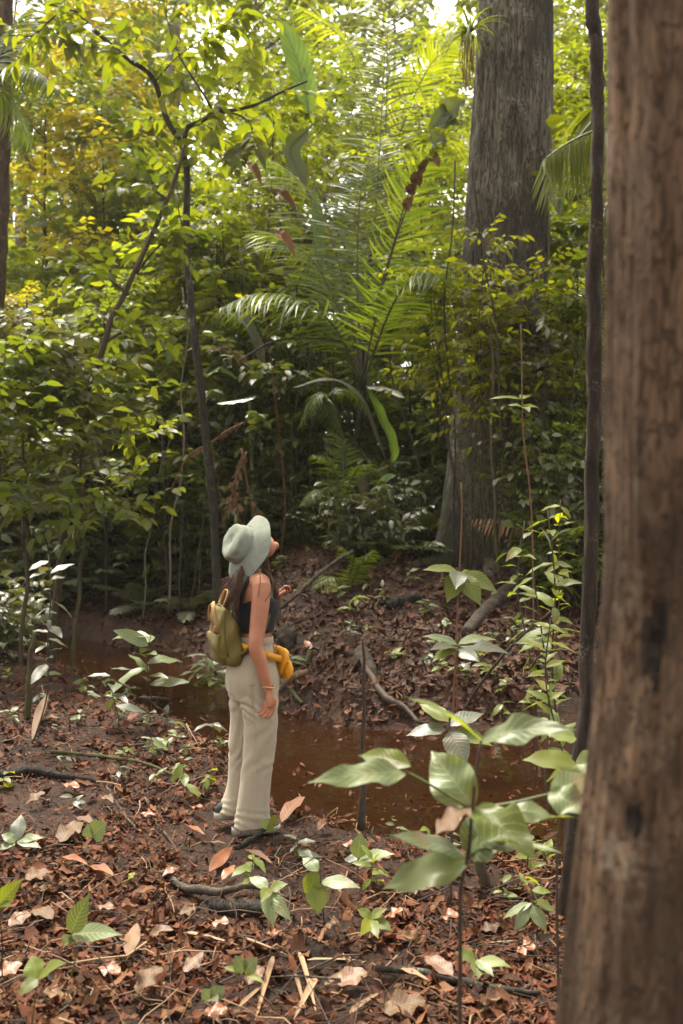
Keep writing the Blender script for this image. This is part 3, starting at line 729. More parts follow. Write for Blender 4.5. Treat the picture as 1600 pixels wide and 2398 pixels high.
S, D = [], []
for p in bp:
    for j in range(9):
        i = 4 + int(r.random() * 15); S.append(p[i]); D.append(nrm(nrm(p[min(19, i + 1)] - p[i - 1]) * .5 + r.normal(0, .6, 3)))
for j in range(10):
    q = P(*[(290, 130), (360, 182), (230, 80), (395, 280)][j % 4], 12.2) - sb; S.append(q); D.append(nrm(r.normal(0, .6, 3) + [.2, -.2, .1]))
mb = MB(); spray(mb, np.array(S), np.array(D), np.full(len(S), .55), 8, .25, r, tw=1, shape='acu', wr=.19, twig_r=.005, seg=4)
mb.build('foliage', [M['lime'], M['bark_dark']], slim)

# leaning slender tree
lean, lb = trunk_px('leaning_tree', 'slender pale patched trunk leaning right from the water edge', 'tree', [(432, 340), (415, 410), (392, 475), (340, 590), (300, 680), (265, 745), (240, 835), (205, 930), (182, 1050), (165, 1160), (135, 1380), (118, 1580)], [.018, .026, .032, .036, .045], 11.0, 'bark_brown', 14)
bp = [branch_px(lean, lb, q, .018, 11.0, 'bark_brown', i) for i, q in enumerate([[(320, 640), (350, 600), (390, 560), (420, 530)], [(250, 800), (300, 770), (350, 760)], [(395, 470), (350, 440), (300, 430)], [(300, 690), (250, 650), (200, 640)]])]
S, D = [], []
for p in bp:
    for j in range(7):
        i = 5 + int(r.random() * 14); S.append(p[i]); D.append(nrm(nrm(p[min(19, i + 1)] - p[i - 1]) * .6 + r.normal(0, .6, 3)))
mb = MB(); spray(mb, np.array(S), np.array(D), np.full(len(S), .5), 8, .2, r, tw=1, shape='acu', wr=.22, twig_r=.004, seg=4)
mb.build('foliage', [M['green'], M['bark_brown']], lean)
# trunk at the left edge and two pale trunks further back
trunk_px('forest_tree', 'brown trunk wrapped in thin vines cut by the left picture edge', 'tree', [(20, -200), (14, 0), (8, 300), (0, 620), (-14, 900), (-20, 1240)], [.10, .10, .10, .12], 14, 'bark_brown', 8)
trunk_px('forest_tree', 'distant pale straight trunk behind the dark forked sapling trunk', 'tree', [(408, 60), (406, 280), (404, 480), (400, 900), (398, 1150)], [.16, .2, .24], 26, 'bark_pale', 18)
trunk_px('forest_tree', 'distant pale trunk showing left of the yellow leaves', 'tree', [(85, 150), (66, 300), (52, 450), (46, 800), (44, 1150)], [.10, .13, .17], 24, 'bark_pale', 28)

# ------------------------------------------------------------------ forest
PROTO = {}
def proto(k, name, f): PROTO[k] = [f, name, False]
def place(k, name, desc, cat, px, Y, s=1.0, mat=None, part='crown', group=None, qpy=None, dz=0.0, skip=None, rz=None):
    root, nm, used = PROTO[k]
    x = (px - 800) / F * Y; z = float(gz(x, Y)) + dz
    h = root['h'] * s
    q = (px, 1199 - (z + h * .6 - CAMZ) / Y * F) if qpy is None else (px, qpy)
    q = (q[0], min(max(q[1], 120), 1700))
    lab = label_for(desc, q, skip)
    rz = rnd.random() * 6.28 if rz is None else rz
    if not used:
        o = root; PROTO[k][2] = True; o.name = name
        o.location = (x, Y, z); o.rotation_euler = (0, 0, rz); o.scale = (s, s, s)
        tag(o, lab, cat, group)
        if mat:
            for ch in o.children:
                if ch.name.split('.')[0] == part: ch.material_slots[0].link = 'OBJECT'; ch.material_slots[0].material = M[mat]
    else:
        o = copy_tree(root, (x, Y, z), rz, s, (rnd.gauss(0, .03), rnd.gauss(0, .03)), lab, group)
        o['category'] = cat; o.name = name
        for ch in o.children:
            if ch.name.split('.')[0] == part:
                ch.material_slots[0].link = 'OBJECT'; ch.material_slots[0].material = M[mat] if mat else ch.data.materials[0]
    return o
def reg(k, root, h): root['h'] = h; PROTO[k] = [root, root.name, False]
reg('T1', tree_proto('forest_tree', 20, .18, .16, 36, 4.4, 13, 1.4, 13, .36, 101, M['bark_pale'], M['green'], wr=.24), 20)
reg('T2', tree_proto('forest_tree', 17, .15, .12, 34, 4.0, 13, 1.3, 13, .33, 102, M['bark_pale'], M['lime'], wr=.24), 17)
reg('T3', tree_proto('forest_tree', 14, .11, .14, 30, 3.0, 12, 1.1, 12, .28, 103, M['bark_pale'], M['lime'], wr=.22), 14)
reg('U1', tree_proto('understory_tree', 7, .045, .1, 26, 1.8, 10, .75, 10, .24, 104, M['bark_dark'], M['green'], wr=.22, shape='acu', lean=.09), 7)
reg('U2', tree_proto('understory_tree', 5, .034, .1, 22, 1.6, 9, .7, 9, .27, 105, M['bark_dark'], M['green'], wr=.2, shape='acu', lean=.1, seg=3), 5)
reg('U3', tree_proto('understory_tree', 8.5, .05, .12, 30, 2.0, 11, .75, 11, .19, 106, M['bark_brown'], M['lime'], wr=.24, lean=.08), 8.5)
reg('U4', tree_proto('understory_tree', 3.7, .026, .42, 18, 1.1, 8, .5, 8, .17, 107, M['bark_brown'], M['green'], wr=.24, shape='acu', lean=.1, seg=3), 3.7)
reg('S1', shrub_proto('shrub', 2.4, 1.2, 9, 14, .55, 9, .18, 111, M['green'], M['stem_brown']), 2.4)
reg('S2', shrub_proto('shrub', 1.7, .9, 8, 11, .45, 8, .21, 112, M['dark'], M['stem_brown'], shape='acu', seg=3), 1.7)
reg('S3', shrub_proto('shrub', 3.2, 1.3, 8, 18, .55, 12, .125, 113, M['green'], M['stem_brown'], wr=.26), 3.2)
reg('S4', shrub_proto('shrub', 1.1, .6, 6, 8, .38, 7, .17, 114, M['dark'], M['stem_brown'], shape='acu', seg=3), 1.1)
reg('S5', shrub_proto('shrub', 1.5, .9, 10, 7, .7, 22, .09, 115, M['dark'], M['stem_brown'], wr=.17), 1.5)

G = 'trees of the far forest'
rf = np.random.default_rng(3)
for row, (Y, step, kinds, ss) in enumerate([(44, 5.2, ('T1', 'T2'), 1.25), (35, 4.9, ('T1', 'T2'), 1.05), (28, 4.4, ('T2', 'T3', 'T1'), .85)]):
    n = int(.72 * Y / step)
    for i in range(n):
        xx = -.36 * Y + (i + rf.uniform(.15, .85)) * .72 * Y / n; k = kinds[int(rf.integers(0, len(kinds)))]
        m = ['green', 'lime', 'lime'][int(rf.integers(0, 3))]
        place(k, 'forest_tree', ['tall distant tree with airy crown', 'tall backlit tree', 'hazy green tree'][row], 'tree', 800 + xx / Y * F, Y + rf.normal(0, 1.2), ss * rf.uniform(.85, 1.1), m, group=G)
for i in range(11):
    place(['U1', 'U3', 'U2'][i % 3], 'understory_tree', 'backlit thicket tree', 'tree', -60 + 155 * i + rf.normal(0, 25), 23 + rf.normal(0, 1.5), rf.uniform(.9, 1.25) * (1.3 if i % 3 == 2 else 1), ['lime', 'green'][i % 2], group='trees of the understory')
for i in range(9):
    place(['S1', 'S3'][i % 2], 'shrub', 'dim shrub deep in the undergrowth', 'shrub', 60 + 150 * i + rf.normal(0, 25), 21.5 + rf.normal(0, 1), rf.uniform(1.2, 1.6), 'green', 'foliage', group='shrubs of the undergrowth')
# yellow tree and its neighbours
place('T3', 'forest_tree', 'yellow and orange leaved tree', 'tree', 205, 22, .92, 'yellow', qpy=380, skip='the yellow leaved tree')
place('U3', 'understory_tree', 'golden leaved slim tree', 'tree', 225, 19.5, 1.05, 'yellow', qpy=330)
place('U3', 'forest_tree', 'slender tree with yellowing leaves', 'tree', 60, 16.5, .62, 'yellow', qpy=650)
for (k, px, Y, s, m) in [('T3', 620, 23, .75, 'lime'), ('T3', 760, 20, .66, 'green'), ('U3', 640, 17, .95, 'lime'), ('U3', 400, 18, .85, 'green'), ('U3', 980, 16.5, .85, 'lime'), ('U1', 520, 16, .8, 'lime'),
                         ('U3', 1340, 19, 1.05, 'lime'), ('U3', 1440, 16, .95, 'lime'), ('T3', 1330, 26, .9, 'lime'), ('U1', 250, 15, .7, 'green'), ('U1', 90, 17.5, .75, 'lime'), ('U2', 360, 18.2, .9, 'lime'), ('U2', 560, 14.5, .7, 'dark'),
                         ('U2', 20, 16.4, .9, 'green'), ('U2', 700, 15.5, .8, 'green'), ('U2', 1000, 15, .85, 'green'), ('U1', 1330, 14.6, .62, 'green'), ('U1', 420, 20, .8, 'lime'), ('U1', 150, 19, .8, 'green'), ('U1', -10, 18, .9, 'lime'), ('U2', 1420, 13, .9, 'green'), ('U2', 540, 16.8, 1.1, 'lime'), ('U2', 660, 17.6, 1.1, 'lime'), ('U2', 350, 16.9, 1.0, 'lime'), ('U4', 50, 10.5, 1.0, 'gloss'), ('U4', 170, 10.9, 1.0, 'sap'), ('U4', -20, 9.6, .95, 'green')]:
    place(k, 'understory_tree' if k[0] == 'U' else 'forest_tree', ('thin near bank tree' if k == 'U4' else {'lime': 'backlit yellow green tree', 'green': 'leafy green tree', 'dark': 'dark leaved small tree'}[m]), 'tree', px, Y, s, m, group='trees of the understory')
# shrubs
G = 'shrubs of the undergrowth'
for (k, px, Y, s, m) in [
    # left thicket on top of the far bank
    ('S1', 20, 17.0, 1.25, 'green'), ('S2', 90, 16.8, 1.5, 'gloss'), ('S2', 180, 17.4, 1.5, 'dark'), ('S1', 250, 17.8, 1.2, 'green'), ('S2', -20, 16.4, 1.5, 'gloss'), ('S3', 120, 18.6, 1.15, 'lime'), ('S2', 300, 18.6, 1.4, 'gloss'), ('S3', 40, 19.2, 1.2, 'green'), ('S1', 160, 19.4, 1.5, 'lime'), ('S2', 60, 18.0, 1.9, 'gloss'), ('S2', 210, 19.0, 1.9, 'sap'), ('S3', 290, 19.8, 1.2, 'green'),
    ('U2', 100, 18.2, .75, 'lime'), ('U2', 230, 18.6, .7, 'green'), ('U2', 330, 19.2, .8, 'lime'), ('S2', 8, 11.2, .55, 'gloss'), ('S4', -10, 10.8, .8, 'dark'), ('S4', 40, 12.6, .7, 'gloss'), ('S2', 130, 15.6, .9, 'gloss'), ('S2', 40, 15.4, .9, 'dark'), ('S4', 230, 16.2, 1.1, 'gloss'), ('S4', 310, 16.8, 1.0, 'dark'), ('S2', 850, 12.5, .6, 'dark'), ('S4', 890, 12.3, .8, 'gloss'), ('S5', 815, 12.4, .6, 'dark'),
    # middle, in the shade
    ('S1', 350, 17.5, 1.0, 'green'), ('S2', 300, 18.5, 1.1, 'dark'), ('S2', 420, 17.6, 1.1, 'gloss'), ('S1', 500, 18.2, 1.1, 'dark'), ('S3', 440, 19.5, 1.1, 'green'), ('S2', 560, 16.6, 1.1, 'sap'), ('S1', 620, 17, 1.05, 'green'), ('S3', 690, 18.5, 1.1, 'green'), ('S2', 690, 15.8, .95, 'gloss'), ('S1', 760, 16.6, 1.0, 'green'), ('S2', 800, 15.6, .9, 'dark'), ('S3', 830, 18, 1.0, 'green'),
    ('S1', 900, 16, 1.0, 'dark'), ('S2', 940, 15.2, .9, 'gloss'), ('S3', 960, 17.5, 1.05, 'green'), ('S5', 990, 13.8, 1.0, 'dark'), ('S5', 930, 14.4, 1.0, 'dark'), ('S5', 860, 14.2, .85, 'dark'), ('S4', 740, 14.6, .9, 'dark'), ('S4', 640, 15, 1.0, 'dark'), ('S4', 560, 15.6, .9, 'dark'), ('S4', 430, 16.4, .9, 'dark'), ('S4', 330, 17, .9, 'gloss'), ('S5', 380, 16.6, .9, 'dark'), ('S4', 470, 15.6, .9, 'gloss'), ('S4', 160, 16.2, 1.0, 'gloss'), ('S5', 270, 16.8, .9, 'green'), ('S4', 520, 16.2, 1.0, 'dark'), ('S4', 90, 16.0, .9, 'dark'), ('S4', 600, 14.6, .8, 'gloss'), ('S5', 700, 14.2, .7, 'dark'),
    ('S2', 240, 17.2, 1.2, 'dark'), ('S3', 330, 20, 1.2, 'green'), ('S3', 580, 19.6, 1.2, 'green'), ('S1', 180, 17, 1.15, 'green'),
    # right of and in front of the giant trunk
    ('S1', 1350, 13.6, 1.2, 'green'), ('S2', 1350, 12.6, 1.0, 'dark'), ('S3', 1400, 15, 1.2, 'lime'), ('S2', 1420, 11.4, .9, 'gloss'), ('S3', 1275, 11.5, .62, 'green'), ('S5', 1345, 11.4, 1.0, 'dark'), ('S1', 1030, 14.6, 1.1, 'green'), ('S4', 1360, 10.6, 1.0, 'green'), ('S2', 1320, 14.5, 1.4, 'gloss')]:
    up = 0.0
    if px in (1225, 1120, 1330) and k == 'S3': up = 1.0
    place(k, 'shrub', ('young tree' if k[0] == 'U' else {'lime': 'backlit lime green shrub', 'green': 'small leaved green shrub', 'dark': 'dark leaved shrub', 'gloss': 'shrub with shiny grey green leaves', 'sap': 'bright broad leaved shrub'}[m]) if k != 'S5' else 'ferny fine leaved shrub', 'shrub', px, Y, s, m, 'crown' if k[0] == 'U' else 'foliage', G)
# climber over the giant trunk: long stems from the ground with a leafy mass high up
for (px, Y, hpx, spr, n, m) in [(1190, 12.1, 520, 1.05, 26, 'lime'), (1110, 12.2, 640, .8, 20, 'lime'), (1310, 11.9, 560, .9, 22, 'lime'), (1240, 12.0, 760, .95, 9, 'green'), (1330, 11.6, 800, .8, 16, 'green'), (1130, 12.0, 520, .8, 18, 'lime'), (1290, 11.8, 700, .9, 10, 'gloss'), (1340, 11.4, 940, .7, 14, 'gloss')]:
    x = (px - 800) / F * Y; z0 = float(gz(x, Y)); top = P(px, hpx, Y)
    root = thing('climber', label_for({'lime': 'bright yellow green', 'green': 'darker green', 'gloss': 'shiny leaved'}[m] + ' climber hanging across the giant trunk', (px, hpx)), 'climber', (x, Y, z0), 0, 'climbers over the giant trunk')
    h = top[2] - z0; ms, mc = MB(), MB(); S, D = [], []
    for i in range(3):
        q = np.linspace(0, 1, 9)[:, None]
        lp = np.array([r.normal(0, .1), r.normal(0, .1), -.1]) + np.array([r.normal(0, spr * .4), r.normal(0, .15), h * (1 - .1 * i)]) * q + np.cumsum(r.normal(0, .03, (9, 3)), 0)
        tube(ms, lp, np.linspace(.014, .006, 9), 5)
        for j in range(n):
            t = .66 + .34 * r.random(); k = t * 8; a = min(7, int(k)); S.append(lp[a] + (lp[a + 1] - lp[a]) * (k - a)); az = r.random() * 6.28
            D.append([np.cos(az), np.sin(az) * .6 - .25, r.normal(.1, .3)])
    spray(mc, np.array(S), nrm(np.array(D)), spr * r.uniform(.35, 1.0, len(S)), 10, .13, r, tw=1, shape='acu', wr=.23, twig_r=.004, seg=3)
    ms.build('stem', M['stem_brown'], root); mc.build('foliage', [M['sunny' if m == 'lime' else m], M['stem_brown']], root)

# ------------------------------------------------------------------ palms
rp_ = np.random.default_rng(8)
def wl(base, pts, Y, dy=0.0):
    n = len(pts); return [P(a, b, Y + dy * i / (n - 1)) - base for i, (a, b) in enumerate(pts)]
def gpt(px, Y, up=0.0):
    x = (px - 800) / F * Y; return np.array([x, Y, float(gz(x, Y)) + up])
b0 = gpt(850, 13.0)
fr = [wl(b0 + [0, 0, .9], q, 13.0, dy) for q, dy in [
    ([(850, 900), (838, 720), (838, 560), (850, 420), (890, 330)], .8), ([(850, 900), (880, 720), (925, 560), (965, 430), (1010, 350)], -.8), ([(850, 900), (800, 740), (740, 620), (670, 560), (600, 550)], .6),
    ([(850, 900), (870, 700), (880, 500), (895, 250), (905, 60)], 1.5), ([(850, 900), (900, 760), (940, 680), (990, 640), (1030, 650)], -1.2), ([(850, 900), (780, 760), (690, 700), (600, 690), (520, 720)], -1.0), ([(850, 900), (800, 640), (740, 470), (640, 380), (560, 370)], 1.8)]]
palm_thing('tall central palm with long upright feathery fronds behind the woman', b0, fr, .9, .08, ('palm', 'rachis'), .88, .020, 46, .5, seed=3)
b0 = gpt(900, 18.5)
fr = [wl(b0 + [0, 0, 5.5], q, 18.5, dy) for q, dy in [([(900, 420), (905, 240), (908, 80), (915, -90)], 1), ([(900, 420), (860, 220), (800, 90), (700, 20)], 0), ([(900, 420), (960, 250), (1010, 150), (1060, 110)], -1), ([(900, 420), (800, 300), (700, 260), (620, 280)], .5), ([(900, 420), (990, 330), (1050, 330), (1090, 380)], .5)]]
palm_thing('lime green palm with backlit fronds reaching the top of the picture', b0, fr, 5.5, .11, ('palm_lime', 'rachis'), 1.0, .024, 36, .3, seed=4)
b0 = gpt(-40, 13.2)
fr = [wl(b0 + [0, 0, 6.0], q, 13.2, dy) for q, dy in [([(-40, 200), (20, 160), (80, 165), (140, 215)], -.6), ([(-40, 200), (0, 210), (40, 260), (70, 340)], .4), ([(-40, 200), (-60, 120), (-90, 100), (-140, 140)], 0), ([(-40, 200), (0, 130), (30, 60), (70, 20)], .5)]]
palm_thing('dark palm with a hanging frond at the upper left corner', b0, fr, 6.0, .09, ('palm', 'rachis'), .62, .022, 34, .75, seed=5)
b0 = gpt(620, 16.0)
fr = [wl(b0 + [0, 0, 1.2], q, 16.0, dy) for q, dy in [([(620, 930), (590, 760), (560, 660), (520, 640)], -.5), ([(620, 930), (630, 760), (660, 670), (710, 650)], .3), ([(620, 930), (560, 800), (500, 760), (450, 790)], -.8), ([(620, 930), (680, 800), (730, 770), (770, 800)], 0), ([(620, 930), (610, 740), (600, 600), (610, 500)], .6)]]
palm_thing('low spreading palm with greyish fronds left of the tall central palm', b0, fr, 1.2, .1, ('palm', 'rachis'), .6, .016, 50, .45, seed=6)
b0 = gpt(1480, 10.5)
fr = [wl(b0 + [0, 0, 4.9], q, 10.5, dy) for q, dy in [([(1480, 300), (1400, 305), (1330, 335), (1275, 372)], -.4), ([(1480, 300), (1440, 260), (1400, 250), (1360, 262)], .5), ([(1480, 300), (1500, 220), (1530, 160), (1570, 150)], 0)]]
palm_thing('palm with a curtain of hanging green leaflets right of the giant trunk', b0, fr, 4.9, .07, ('palm_lime', 'rachis'), .85, .030, 34, 2.6, seed=7)
b0 = gpt(1040, 17.0)
fr = [wl(b0 + [0, 0, 1.6], q, 17.0, dy) for q, dy in [([(1040, 860), (1040, 640), (1030, 480), (1000, 380)], 0), ([(1040, 860), (1080, 680), (1100, 560), (1110, 460)], .5), ([(1040, 860), (980, 700), (930, 640), (880, 640)], -.5), ([(1040, 860), (960, 760), (910, 760), (870, 800)], -.5)]]
palm_thing('lime palm half hidden behind the left edge of the giant trunk', b0, fr, 1.6, .1, ('palm_lime', 'rachis'), .6, .022, 50, .4, seed=8)
b0 = gpt(215, 16.6)
fr = [wl(b0 + [0, 0, .9], q, 16.6, dy) for q, dy in [([(215, 1080), (250, 1010), (310, 985), (380, 1010)], -.5), ([(215, 1080), (180, 1010), (120, 990), (60, 1030)], -.4), ([(215, 1080), (280, 1060), (340, 1060), (390, 1100)], -.8), ([(215, 1080), (220, 980), (240, 920), (280, 880)], .4), ([(215, 1080), (140, 980), (90, 890), (20, 840)], .6)]]
palm_thing('dark shaded palm with drooping fronds behind the leaning trunk', b0, fr, .9, .07, ('palm', 'rachis'), .64, .02, 40, .6, seed=9)
b0 = gpt(800, 13.2)
fr = [wl(b0 + [0, 0, .25], q, 13.2, dy) for q, dy in [([(800, 1190), (790, 1120), (765, 1075), (735, 1065)], -.3), ([(800, 1190), (825, 1120), (850, 1090), (890, 1110)], -.3), ([(800, 1190), (770, 1150), (740, 1150), (710, 1180)], -.5), ([(800, 1190), (805, 1100), (800, 1040), (775, 1010)], .2)]]
palm_thing('small young palm growing on the shaded far bank', b0, fr, .25, .03, ('palm', 'rachis'), .3, .012, 26, .4, seed=10)
b0 = gpt(815, 11.6)
fr = [wl(b0 + [0, 0, .1], q, 11.6, dy) for q, dy in [([(812, 1400), (820, 1340), (830, 1310), (800, 1280)], -.2), ([(812, 1400), (830, 1350), (850, 1310), (870, 1290)], -.2), ([(812, 1400), (790, 1360), (770, 1350), (740, 1370)], -.4)]]
palm_thing('low drooping olive palm seedling beside the bank right of the woman', b0, fr, .1, .02, ('palm', 'rachis'), .26, .012, 26, .6, seed=11)
b0 = gpt(770, 13.8)
fr = [wl(b0 + [0, 0, 1.5], q, 13.8, dy) for q, dy in [([(770, 930), (765, 940), (785, 980), (810, 1050)], -.3), ([(770, 930), (750, 920), (730, 940), (700, 1000)], -.3), ([(770, 930), (790, 910), (830, 920), (860, 960)], .3)]]
palm_thing('thin stemmed young palm with glossy hanging fronds beside the banana leaf', b0, fr, 1.5, .025, ('palm', 'rachis'), .3, .016, 24, .6, seed=12)

for i, (px, Y, h, L_, k, mt, lb) in enumerate([(470, 17.5, 1.4, 1.9, 9, 'palm', 'dim fan of palm fronds left of the withered banana plant'), (700, 17.2, 2.2, 2.1, 9, 'palm_lime', 'mid height lime palm between the grey palm and the central palm'), (110, 18.4, 2.6, 2.2, 9, 'palm', 'palm rising out of the left thicket'), (960, 15.4, 1.0, 1.6, 8, 'palm', 'short palm beside the ferns left of the giant trunk'), (330, 20.5, 3.6, 2.3, 9, 'palm_lime', 'backlit palm between the leaning trunk and the forked trunk'), (1360, 15, 2.4, 1.9, 8, 'palm_lime', 'lime palm right of the giant trunk below the hanging frond')]):
    palm_thing(lb, gpt(px, Y), auto_fronds(k, L_, rp_, (.25, 1.3), .75, i), h, .05, (mt, 'rachis'), .5, .02, 34, .5, seed=30 + i)
# dry brown frond at the foot of the giant trunk
root = thing('dead_frond', 'dry drooping brown palm frond at the foot of the giant trunk', 'palm frond', gpt(1190, 11.8))
mb = MB(); g = gpt(1190, 11.8)
frond_mesh(mb, np.array([P(1255, 1250, 11.8), P(1210, 1222, 11.8), P(1160, 1214, 11.75), P(1108, 1216, 11.7)]) - g, 15, .34, .022, rp_, hang=1.8, rad=.008)
mb.build('leaflets', [M['dead'], M['stem_brown']], root)
mb = MB(); tube(mb, smooth_path(np.array([P(1255, 1250, 11.8), P(1275, 1280, 11.9), P(1285, 1330, 12.0)]) - g, 8), .008, 5); mb.build('stalk', M['stem_brown'], root)

# ------------------------------------------------------------------ banana like plants
def banana(label, base, stem, leafspec, group=None):
    root = thing('banana_plant', label, 'banana plant', base, 0, group)
    if stem is not None:
        mb = MB(); tube(mb, smooth_path(stem, 14), np.linspace(.05, .02, 14), 8); mb.build('stem', M['stem_green'], root)
    for (pts, n, w, mat, kw) in leafspec:
        mb = MB(); pts = smooth_path(np.array(pts) - base, 18)
        t, a, b = frames(pts); n = np.array(n, float); up = nrm(n - t * (t @ n)[:, None]); side = np.cross(t, up)
        u = np.linspace(0, 1, 18); pr = PROF['broad'](u) * w; k = 7; s = np.linspace(-1, 1, k)
        tear = kw.get('tear', 0); ph = rnd.random() * 9
        if tear >= .5:     # shredded dead blade: ragged strips hanging from the rib
            rr_ = np.random.default_rng(int(ph * 1000)); k = 26; uu = np.sort(rr_.uniform(.05, .98, k)); kk = uu * 17; ii = np.minimum(kk.astype(int), 16); bs = pts[ii] + (pts[ii + 1] - pts[ii]) * (kk - ii)[:, None]
            sg = np.where(np.arange(k) % 2 == 0, 1., -1.)[:, None]
            dd = side[ii] * sg * rr_.uniform(.2, .8, (k, 1)) + t[ii] * .5 + rr_.normal(0, .15, (k, 3)) - np.array([0, 0, 1.]) * rr_.uniform(.2, .9, (k, 1))
            leaves(mb, bs, dd, up[ii] + rr_.normal(0, .5, (k, 3)), w * 2.0 * np.sin(np.pi * (.12 + .8 * uu)) * rr_.uniform(.5, 1.2, k), rr_.uniform(.012, .04, k), 5, 'blade', droop=rr_.normal(.5, .7, k), fold=rr_.normal(.2, .7, k), wav=.5)
            tube(mb, pts, np.linspace(.014, .004, 18), 5)
        else:
            el = kw.get('fold', .2) * np.abs(s)[None] + .10 * np.sin(u[:, None] * 22 + ph + 3 * s[None]) * np.abs(s)[None] + tear * fbm(u[:, None] * 6, s[None] * 1.5 + ph, 0, 3, 3)
            lat = pr[:, None] * s[None] * (1 + tear * 1.3 * fbm(u[:, None] * 9, np.sign(s)[None] * 2.0 + ph, 0, 5, 2) * np.abs(s)[None])
            v = pts[:, None] + side[:, None] * lat[..., None] + up[:, None] * (el * pr[:, None])[..., None]
            mb.add(v, grid_faces(18, k, False), np.stack(np.broadcast_arrays(u[:, None], s[None] * .5 + .5), -1))
            tube(mb, pts - up * .006, np.linspace(.014, .004, 18), 5)
        o = mb.build('leaf', M[mat], root)
        if kw.get('label'): o['label'] = kw['label']
    return root
q = lambda L_, Y: [P(a, b, Y + (c[0] if c else 0)) for a, b, *c in L_]
b0 = gpt(905, 13.2)
banana('banana plant with one bright green upright leaf and a bent grey leaf', b0, np.array([[0, 0, -.1], [.0, 0, .3], [.02, 0, .8]]), [
    (q([(918, 1085), (915, 1040), (885, 970), (858, 905)], 13.0), (.75, -.6, .3), .105, 'banana', dict(fold=.5, label='bright lime green upright leaf')),
    (q([(858, 905), (880, 906), (910, 910), (948, 932, -.2)], 13.0), (0, -.35, 1), .11, 'greyleaf', dict(fold=-.2, label='bent over grey leaf tip')),
    (q([(905, 1080), (850, 930), (770, 885), (685, 908, -.3)], 13.1), (0, -.1, 1), .09, 'greyleaf', dict(fold=-.35)),
    (q([(920, 1160), (895, 1150), (880, 1140), (885, 1120)], 13.0), (.5, -.8, .1), .03, 'banana', dict(fold=.3)),
    (q([(885, 1190), (892, 1140), (905, 1120), (928, 1112)], 13.0), (.2, -.8, .5), .05, 'banana', dict(fold=.3))])
b0 = gpt(545, 12.6)
banana('withered banana plant with brown dead leaves hanging above the woman', b0, np.array([[0, 0, -.1], [.02, 0, .6], [.05, 0, 1.3]]), [
    (q([(578, 1058), (556, 1110), (540, 1170), (516, 1235)], 12.5), (.4, -.9, .1), .065, 'dead', dict(tear=.6, fold=.5, label='long crumpled tan dead leaf')),
    (q([(570, 1060), (552, 1130), (556, 1190), (562, 1225)], 12.6), (-.2, -.9, .1), .06, 'dead', dict(tear=.6, fold=.5)),
    (q([(572, 990), (530, 1010), (490, 1040), (440, 1070), (395, 1160)], 12.9), (.1, -.8, .5), .06, 'dead', dict(tear=.5, fold=-.3)),
    (q([(565, 1050), (590, 1180), (610, 1200), (625, 1220)], 12.5), (0, -.8, .4), .05, 'dead', dict(tear=.6, fold=-.4)),
    (q([(600, 930), (570, 935), (540, 940), (508, 945)], 12.9), (0, -.4, 1), .06, 'greyleaf', dict(fold=-.3))])
b0 = gpt(600, 14.4)
banana('tall banana plant with slanting torn grey leaves in mid air', b0, np.array([[0, 0, -.1], [-.05, 0, 1.2], [-.1, 0, 2.4]]), [
    (q([(620, 880), (600, 800), (570, 750), (530, 730)], 14.2), (.5, -.7, .5), .09, 'greyleaf', dict(fold=.3)),
    (q([(600, 880), (560, 830), (520, 815), (470, 812)], 14.3), (0, -.5, 1), .08, 'dead', dict(fold=-.3, tear=.15)),
    (q([(560, 890), (520, 860), (500, 868), (480, 880)], 14.0), (0, -.3, 1), .1, 'banana', dict(fold=-.2))])
b0 = gpt(735, 16.2)
banana('very tall banana plant with one broad pale green leaf high up', b0, np.array([[0, 0, -.1], [.1, 0, 3], [.0, 0, 6]]), [
    (q([(725, 270), (710, 190), (690, 120), (655, 45)], 16), (.3, -.9, -.2), .2, 'banana', dict(fold=.2)),
    (q([(735, 440), (742, 520), (745, 600), (735, 720)], 16), (.5, -.9, .1), .11, 'banana', dict(fold=.3)),
    (q([(725, 300), (680, 350), (700, 400), (715, 440)], 15.8), (.4, -.9, .1), .15, 'dark', dict(fold=.3))])
# curled dead leaves caught in the twigs
for (a, b_, c, d_, Y, w, mt, lb) in [(575, 385, 610, 425, 13, .06, 'dead', 'curled brown dead leaf caught in twigs right of the forked trunk'), (640, 450, 690, 488, 13, .06, 'dead', 'dark folded dead leaf hanging in the middle foliage'), (640, 545, 688, 590, 13, .07, 'dead', 'brown hooded dead leaf hanging below the folded one')]:
    p0, p1 = P(a, b_, Y), P(c, d_, Y - .1); mb = MB()
    big_leaf(mb, p0 * 0, p1 - p0, (.4, -1, .4), w, droop=1.1, fold=.9, shape='broad', wav=.4)
    tube(mb, np.array([[0, 0, 0], [-.03, 0, .12], [-.10, .05, .3]]), .004, 4)
    o = mb.build('dead_leaf', M[mt]); o.location = p0; tag(o, lb, 'dead leaf')
root = thing('dead_frond', 'slanting stem hung with curled brown leaf scraps left of the giant trunk', 'dead frond', P(930, 520, 12.4)); g = P(930, 520, 12.4)
mb = MB(); tube(mb, smooth_path(np.array([P(850, 880, 12.6), P(905, 640, 12.5), P(945, 510, 12.4), P(1000, 380, 12.3), P(1080, 240, 12.3)]) - g, 24), np.linspace(.014, .006, 24), 5); mb.build('stem', M['stem_brown'], root)
